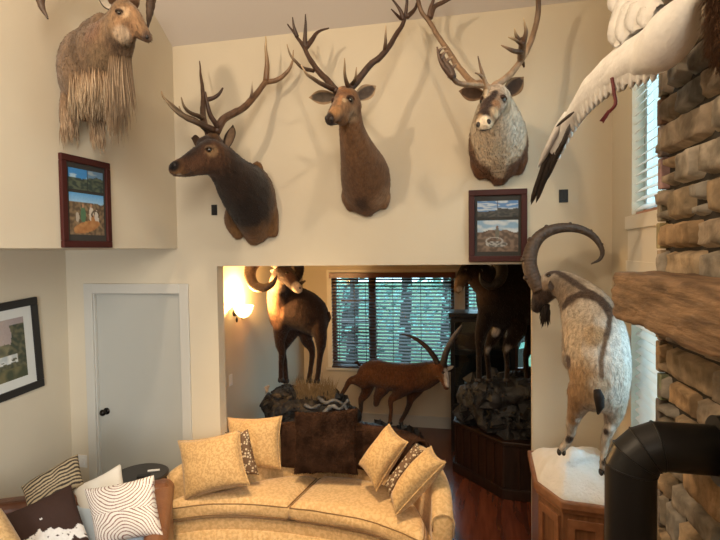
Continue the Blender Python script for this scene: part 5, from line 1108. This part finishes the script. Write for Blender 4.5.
def p_hunt(u, v):
    hz = .30+.16*abs(u-.48)+.05*nz(u, 0, 5, 6)
    if v < hz: c = mix((.22, .34, .46), (.50, .53, .54), nz(u, v*2, 4, 2)*2+.4)
    else: c = mix((.085, .055, .038), (.19, .13, .09), nz(u, v, 10)*1.8+.4)
    if ((u-.49)/.055)**2+((v-.42)/.2)**2 < 1: c = (.12, .11, .085)
    if ((u-.49)/.028)**2+((v-.21)/.05)**2 < 1: c = (.16, .09, .06)
    if ((u-.47)/.27)**2+((v-.76)/.10)**2 < 1: c = mix((.10, .095, .085), (.36, .35, .33), nz(u, v, 14, 4)*2+.3)
    if abs(((u-.42)/.2)**2+((v-.66)/.12)**2-1) < .22: c = (.33, .31, .28)
    return c
def p_land(u, v):
    c = mix((.34, .28, .27), (.50, .40, .33), .5-abs(u-.45)+.4*nz(u, v, 3, 1))
    if v > .42+.07*nz(u, 0, 4, 2): c = mix((.10, .10, .065), (.20, .18, .10), nz(u, v, 8)*1.5+.4)
    if u > .70+.10*sin(v*5)-(v*.12) and v > .10: c = mix((.05, .06, .04), (.13, .12, .07), nz(u, v, 16)*1.6+.4)
    if ((u-.12)/.16)**2+((v-.50)/.26)**2 < 1: c = mix((.10, .10, .07), (.18, .15, .09), nz(u, v, 14)+.4)
    if .58 < v < .72 and .25 < u < .85 and nz(u, v*3, 7, 5) > -.15: c = mix((.42, .45, .45), (.7, .7, .66), nz(u, v, 12)+.4)
    if v > .80: c = mix((.06, .07, .04), (.16, .14, .07), nz(u, v, 8)*1.5+.4)
    return c
q = [atX(57, 154, XL), atX(107, 164.5, XL), atX(60, 246, XL), atX(109, 247, XL)]; c = sum(q, Vector())/4
picture('dark framed photo collage with blue sky on the left wall below the bearded sheep', (XL+.001, c.y, c.z), (0, 1, 0), (0, 0, 1), .43, .565, .042, FRAME, MATD, [(.06, .07, .94, .34, p_blue, 60, 24), (.06, .38, .94, .92, p_group, 60, 44)])
picture('dark framed hunting photo pair on the upper wall under the caribou head', (.080, YB-.001, 2.586), (1, 0, -.004), (.004, 0, 1), .405, .515, .042, FRAME, MATD, [(.06, .09, .94, .36, p_top, 60, 24), (.06, .41, .94, .93, p_hunt, 60, 44)])
c = (atX(36, 302, -3.57)+atX(41, 394, -3.57))/2; pc = Vector((-3.569, c.y-.40, c.z+.03))
picture('black framed landscape print in white mat on the lower left wall', pc, (0, 1, .065), (0, -.065, 1), .80, .74, .06, BLACKF, MATB, [(.12, .12, .88, .88, p_land, 80, 64)])
# ================================================================ FLYING WHITE BIRD
t = thing('white_bird_mount', at(668, 40, 1.9), 'flying white goose mount with black wing tips and red legs before the stone', 'animal mount')
WH, WH2 = (.84, .81, .77), (.70, .66, .61)
bl = chain(K(636, 72, 2.10, 5, 4, 5), K(646, 62, 2.06, 14, 12, 13), K(660, 48, 2.0, 23, 19, 24), K(672, 33, 1.95, 25, 20, 26), K(682, 17, 1.90, 17, 16, 20), K(691, 5, 1.87, 10, 10, 12), K(700, -6, 1.84, 7.5, 7.5, 8), K(712, -20, 1.80, 6, 6, 6.5), K(724, -28, 1.77, 7, 7, 7.5), K(732, -27, 1.75, 5, 5, 5))
bl += chain(K(655, 48, 2.03, 17, 9, 20), K(640, 56, 2.10, 15, 6, 18), K(622, 67, 2.20, 12, 4, 15), K(604, 82, 2.32, 9, 3, 11), K(588, 95, 2.43, 6, 2.2, 7))
bl += chain(K(652, 40, 2.02, 13, 7, 13), K(638, 47, 2.10, 9, 5, 9), K(620, 57, 2.2, 6, 3.5, 6), K(603, 74, 2.33, 4.5, 3, 5))
el_, bv = fuse('body', bl, WH, [(at(660, 70, 1.9), .10, (.78, .73, .68), .8)], parent=t, voxel=.0075, smooth=8, m=FEATHER)
b = MB(); b.tube([at(733, -27, 1.745), at(742, -24, 1.73)], [.018, .006], 10, col=(.35, .03, .02)); b.build('beak', REDL, t, smooth=True)
lead = [(662, 8, 1.98), (642, 30, 2.06), (613, 50, 2.22), (597, 66, 2.33), (584, 81, 2.44), (572, 103, 2.55), (560, 124, 2.68), (549, 143, 2.78)]
trail = [(664, 72, 2.00), (640, 80, 2.08), (616, 88, 2.22), (600, 98, 2.33), (587, 110, 2.44), (577, 122, 2.55), (566, 139, 2.68), (556, 158, 2.78)]
Lc = [Vector(p) for p in cr([tuple(at(*p)) for p in lead], 6)]; Tc = [Vector(p) for p in cr([tuple(at(*p)) for p in trail], 6)]
def airfoil(Lc, Tc, th, col, nm, par):
    n = len(Lc); m_ = 12; vs = []; fs = []; cs = []
    for sgn in (1, -1):
        for i in range(n):
            c_ = (Tc[i]-Lc[i]); nn = (Lc[min(i+1, n-1)]-Lc[max(i-1, 0)]).cross(c_).normalized()
            if nn.y > 0: nn = -nn
            for j in range(m_+1):
                v = j/m_; h = th*(1-.6*i/n)*(2.2*sqrt(v)*(1-v)**1.2+.06)*(sgn if v > 0 and v < 1 else 0)
                p = Lc[i].lerp(Tc[i], v)+nn*(h+th*.5*sin(pi*v))+nn*.002*sin(v*30+i*.8); vs.append(p); cs.append(mix(col, WH2, max(0, v-.6)))
    W = m_+1; A = n*W
    for i in range(n-1):
        for j in range(m_): q = i*W+j; fs += [(q, q+1, q+W+1, q+W), (A+q, A+q+W, A+q+W+1, A+q+1)]
    b = MB(); b.add(vs, fs, cs); return b.build(nm, FEATHER, par, smooth=True)
wing = airfoil(Lc, Tc, .022, WH, 'wing', t)
def blade(b, p, q, w, nn, col, col2=None, cup=.15):
    """one feather: a long thin closed vane from p to q"""
    p, q = Vector(p), Vector(q); ax = q-p; s_ = ax.cross(Vector(nn)).normalized(); n_ = s_.cross(ax).normalized(); N = 9; vs = []; cs = []; fs = []
    for i in range(N+1):
        t_ = i/N; ww = w*(min(1, .35+t_*3)*(1-t_**5)**.6) + .0006
        c_ = p+ax*t_+n_*(.03*ax.length*sin(pi*t_)); k = mix(col, col2, t_) if col2 else col
        for (a, h) in ((-1, 0), (0, .0022), (1, 0), (0, -.0015)): vs.append(c_+s_*ww*a+n_*(h+cup*ww*(1-abs(a)))); cs.append(k)
    for i in range(N):
        for a in range(4): fs.append((4*i+a, 4*i+(a+1) % 4, 4*i+4+(a+1) % 4, 4*i+4+a))
    fs += [(3, 2, 1, 0), (4*N, 4*N+1, 4*N+2, 4*N+3)]; b.add(vs, fs, cs)
b = MB(); nT = len(Tc)
for k in range(22):
    f = .04+.93*k/21; i = int(f*(nT-1)); p = Tc[i].lerp(Lc[i], .45); tip = Tc[i]+(Tc[i]-Lc[i]).normalized()*.022+(Tc[min(i+2, nT-1)]-Tc[i]).normalized()*.03; blade(b, p, tip, .014, (0, -1, .2), WH, mix(WH, WH2, .4))
b.build('secondary_feathers', FEATHER, wing, smooth=True)
BK = (.030, .022, .018)
for k, (a, q, w) in enumerate([((553, 140, 2.74), (531, 205, 3.02), .020), ((556, 136, 2.72), (530.5, 202, 3.06), .018), ((557, 143, 2.74), (536, 203, 3.0), .018), ((560, 143, 2.72), (541, 190, 2.96), .017), ((563, 141, 2.70), (546, 181, 2.9), .016), ((566, 136, 2.66), (551, 170, 2.84), .015), ((569, 130, 2.62), (556, 160, 2.78), .014), ((572, 122, 2.58), (560, 150, 2.72), .013), ((560, 124, 2.70), (549, 148, 2.84), .013)]):
    b = MB(); blade(b, at(*a), at(*q), w*.75, (0, -1, .2), mix(BK, (.25, .22, .2), .5) if k == 7 else BK, BK); b.build('primary_feather', FEATHER, wing, smooth=True)
b = MB(); blade(b, at(574, 112, 2.50), at(556, 127, 2.60), .007, (0, -1, .2), (.10, .08, .07), BK); blade(b, at(566, 112, 2.60), at(538, 168, 2.86), .016, (0, -1.2, .2), WH, (.55, .5, .46)); b.build('covert_feathers', FEATHER, wing, smooth=True)
# raised far wing
lead = [(668, 6, 2.02), (650, -4, 2.10), (632, -10, 2.18), (617, -22, 2.26), (606, -60, 2.34)]; trail = [(660, 22, 2.04), (644, 26, 2.10), (628, 36, 2.16), (614, 46, 2.22), (612, 20, 2.30)]
lead2 = [(664, 4, 2.04), (652, -14, 2.10), (640, -30, 2.16), (632, -50, 2.24)]; trail2 = [(652, 26, 2.06), (632, 32, 2.12), (614, 46, 2.18), (616, -6, 2.26)]
L2 = [Vector(p) for p in cr([tuple(at(*p)) for p in lead2], 6)]; T2 = [Vector(p) for p in cr([tuple(at(*p)) for p in trail2], 6)]
w2 = airfoil(L2, T2, .018, mix(WH, WH2, .5), 'wing', t)
b = MB(); n_ = len(T2)
for k in range(5):
    i = int((.15+.75*k/4)*(n_-1)); blade(b, T2[i].lerp(L2[i], .7), T2[i]+(T2[i]-L2[i]).normalized()*.006, .045, (0, -1, .1), mix(WH, WH2, .4), cup=.04)
b.build('secondary_feathers', FEATHER, w2, smooth=True)
for dy in (0, .05):
    b = MB(); lg = [at(612, 78, 2.17+dy), at(614, 92, 2.16+dy), at(615.5, 104, 2.15+dy), at(609, 112, 2.14+dy)]; b.tube([Vector(p) for p in cr([tuple(p) for p in lg], 4)], .0062, 8)
    for q in ((600, 121), (603, 123), (606.5, 118)): b.tube([at(609, 111, 2.14+dy), at(*q, 2.12+dy)], [.006, .002], 6)
    b.add([at(609, 111, 2.14+dy), at(600, 121, 2.12+dy), at(603, 122, 2.12+dy), at(606, 118, 2.12+dy), at(604, 117, 2.135+dy)], [(0, 1, 2), (0, 2, 3), (0, 4, 1), (0, 3, 4), (1, 4, 2), (2, 4, 3)]); b.build('leg', REDL, t, smooth=False)
# ================================================================ BROWN HIDE at the upper right edge
t = thing('brown_hide', at(722, 20, 1.72), 'shaggy brown fur hanging against the stone at the top right edge', 'fur')
BH = (.20, .10, .05)
bl = chain(K(726, -60, 1.74, 18, 10, 20), K(726, -20, 1.74, 16, 11, 20), K(724, 15, 1.74, 15, 11, 18), K(722, 42, 1.74, 12, 9, 14), K(724, 60, 1.74, 7, 6, 8))
el_, bv = fuse('pelt', bl, BH, [], parent=t, voxel=.010, smooth=4, fur=(3500, .05, lambda c: (-.15, -.1, -1), .003))
# ================================================================ OUTDOORS beyond the alcove window
rr = random.Random(21)
def tree(x, y, h, r, lab):
    t = thing('tree', (x, y, -.5), lab, 'tree', 'trees outside the alcove window'); b = MB()
    b.tube([Vector((x, y, -.5)), Vector((x+.1, y, h*.4)), Vector((x+.2*rr.uniform(-1, 1), y, h*.8))], [.16, .12, .06], 9); b.build('trunk', BARK, t, smooth=True)
    b = MB()
    for k in range(230):
        a = rr.uniform(0, 2*pi); q = rr.random()**.5*r; z = rr.uniform(.0, 1)*h; q *= (1-.4*z/h); c = Vector((x+q*cos(a), y+q*sin(a)*.6, z-.1)); s_ = rr.uniform(.05, .16); n_ = Vector((rr.uniform(-1, 1), rr.uniform(-1, 1), rr.uniform(-1, 1))).normalized(); u_ = n_.orthogonal().normalized(); w_ = n_.cross(u_)
        b.add([c-u_*s_, c+w_*s_*.6+n_*.02, c+u_*s_, c-w_*s_*.6+n_*.02, c-n_*.02], [(0, 1, 2), (0, 2, 3), (0, 4, 1), (1, 4, 2), (2, 4, 3), (3, 4, 0)])
    o = b.build('crown', LEAF, t)
for x, y, h, r, lab in [(-1.9, 12.5, 4.5, 1.3, 'green tree outside, straight behind the middle of the alcove window'), (-.6, 11.5, 4.2, .9, 'leafy tree outside behind the right part of the alcove window'), (.7, 12.5, 5, 1.2, 'tree outside beyond the shadowed ram'), (-3.3, 13, 3.2, 1.5, 'low tree outside behind the left part of the alcove window'), (-1.2, 16, 5, 2.0, 'distant wide tree outside seen between the nearer trunks'), (-4.5, 17, 4.5, 2, 'distant tree furthest left beyond the alcove window')]: tree(x, y, h, r, lab)
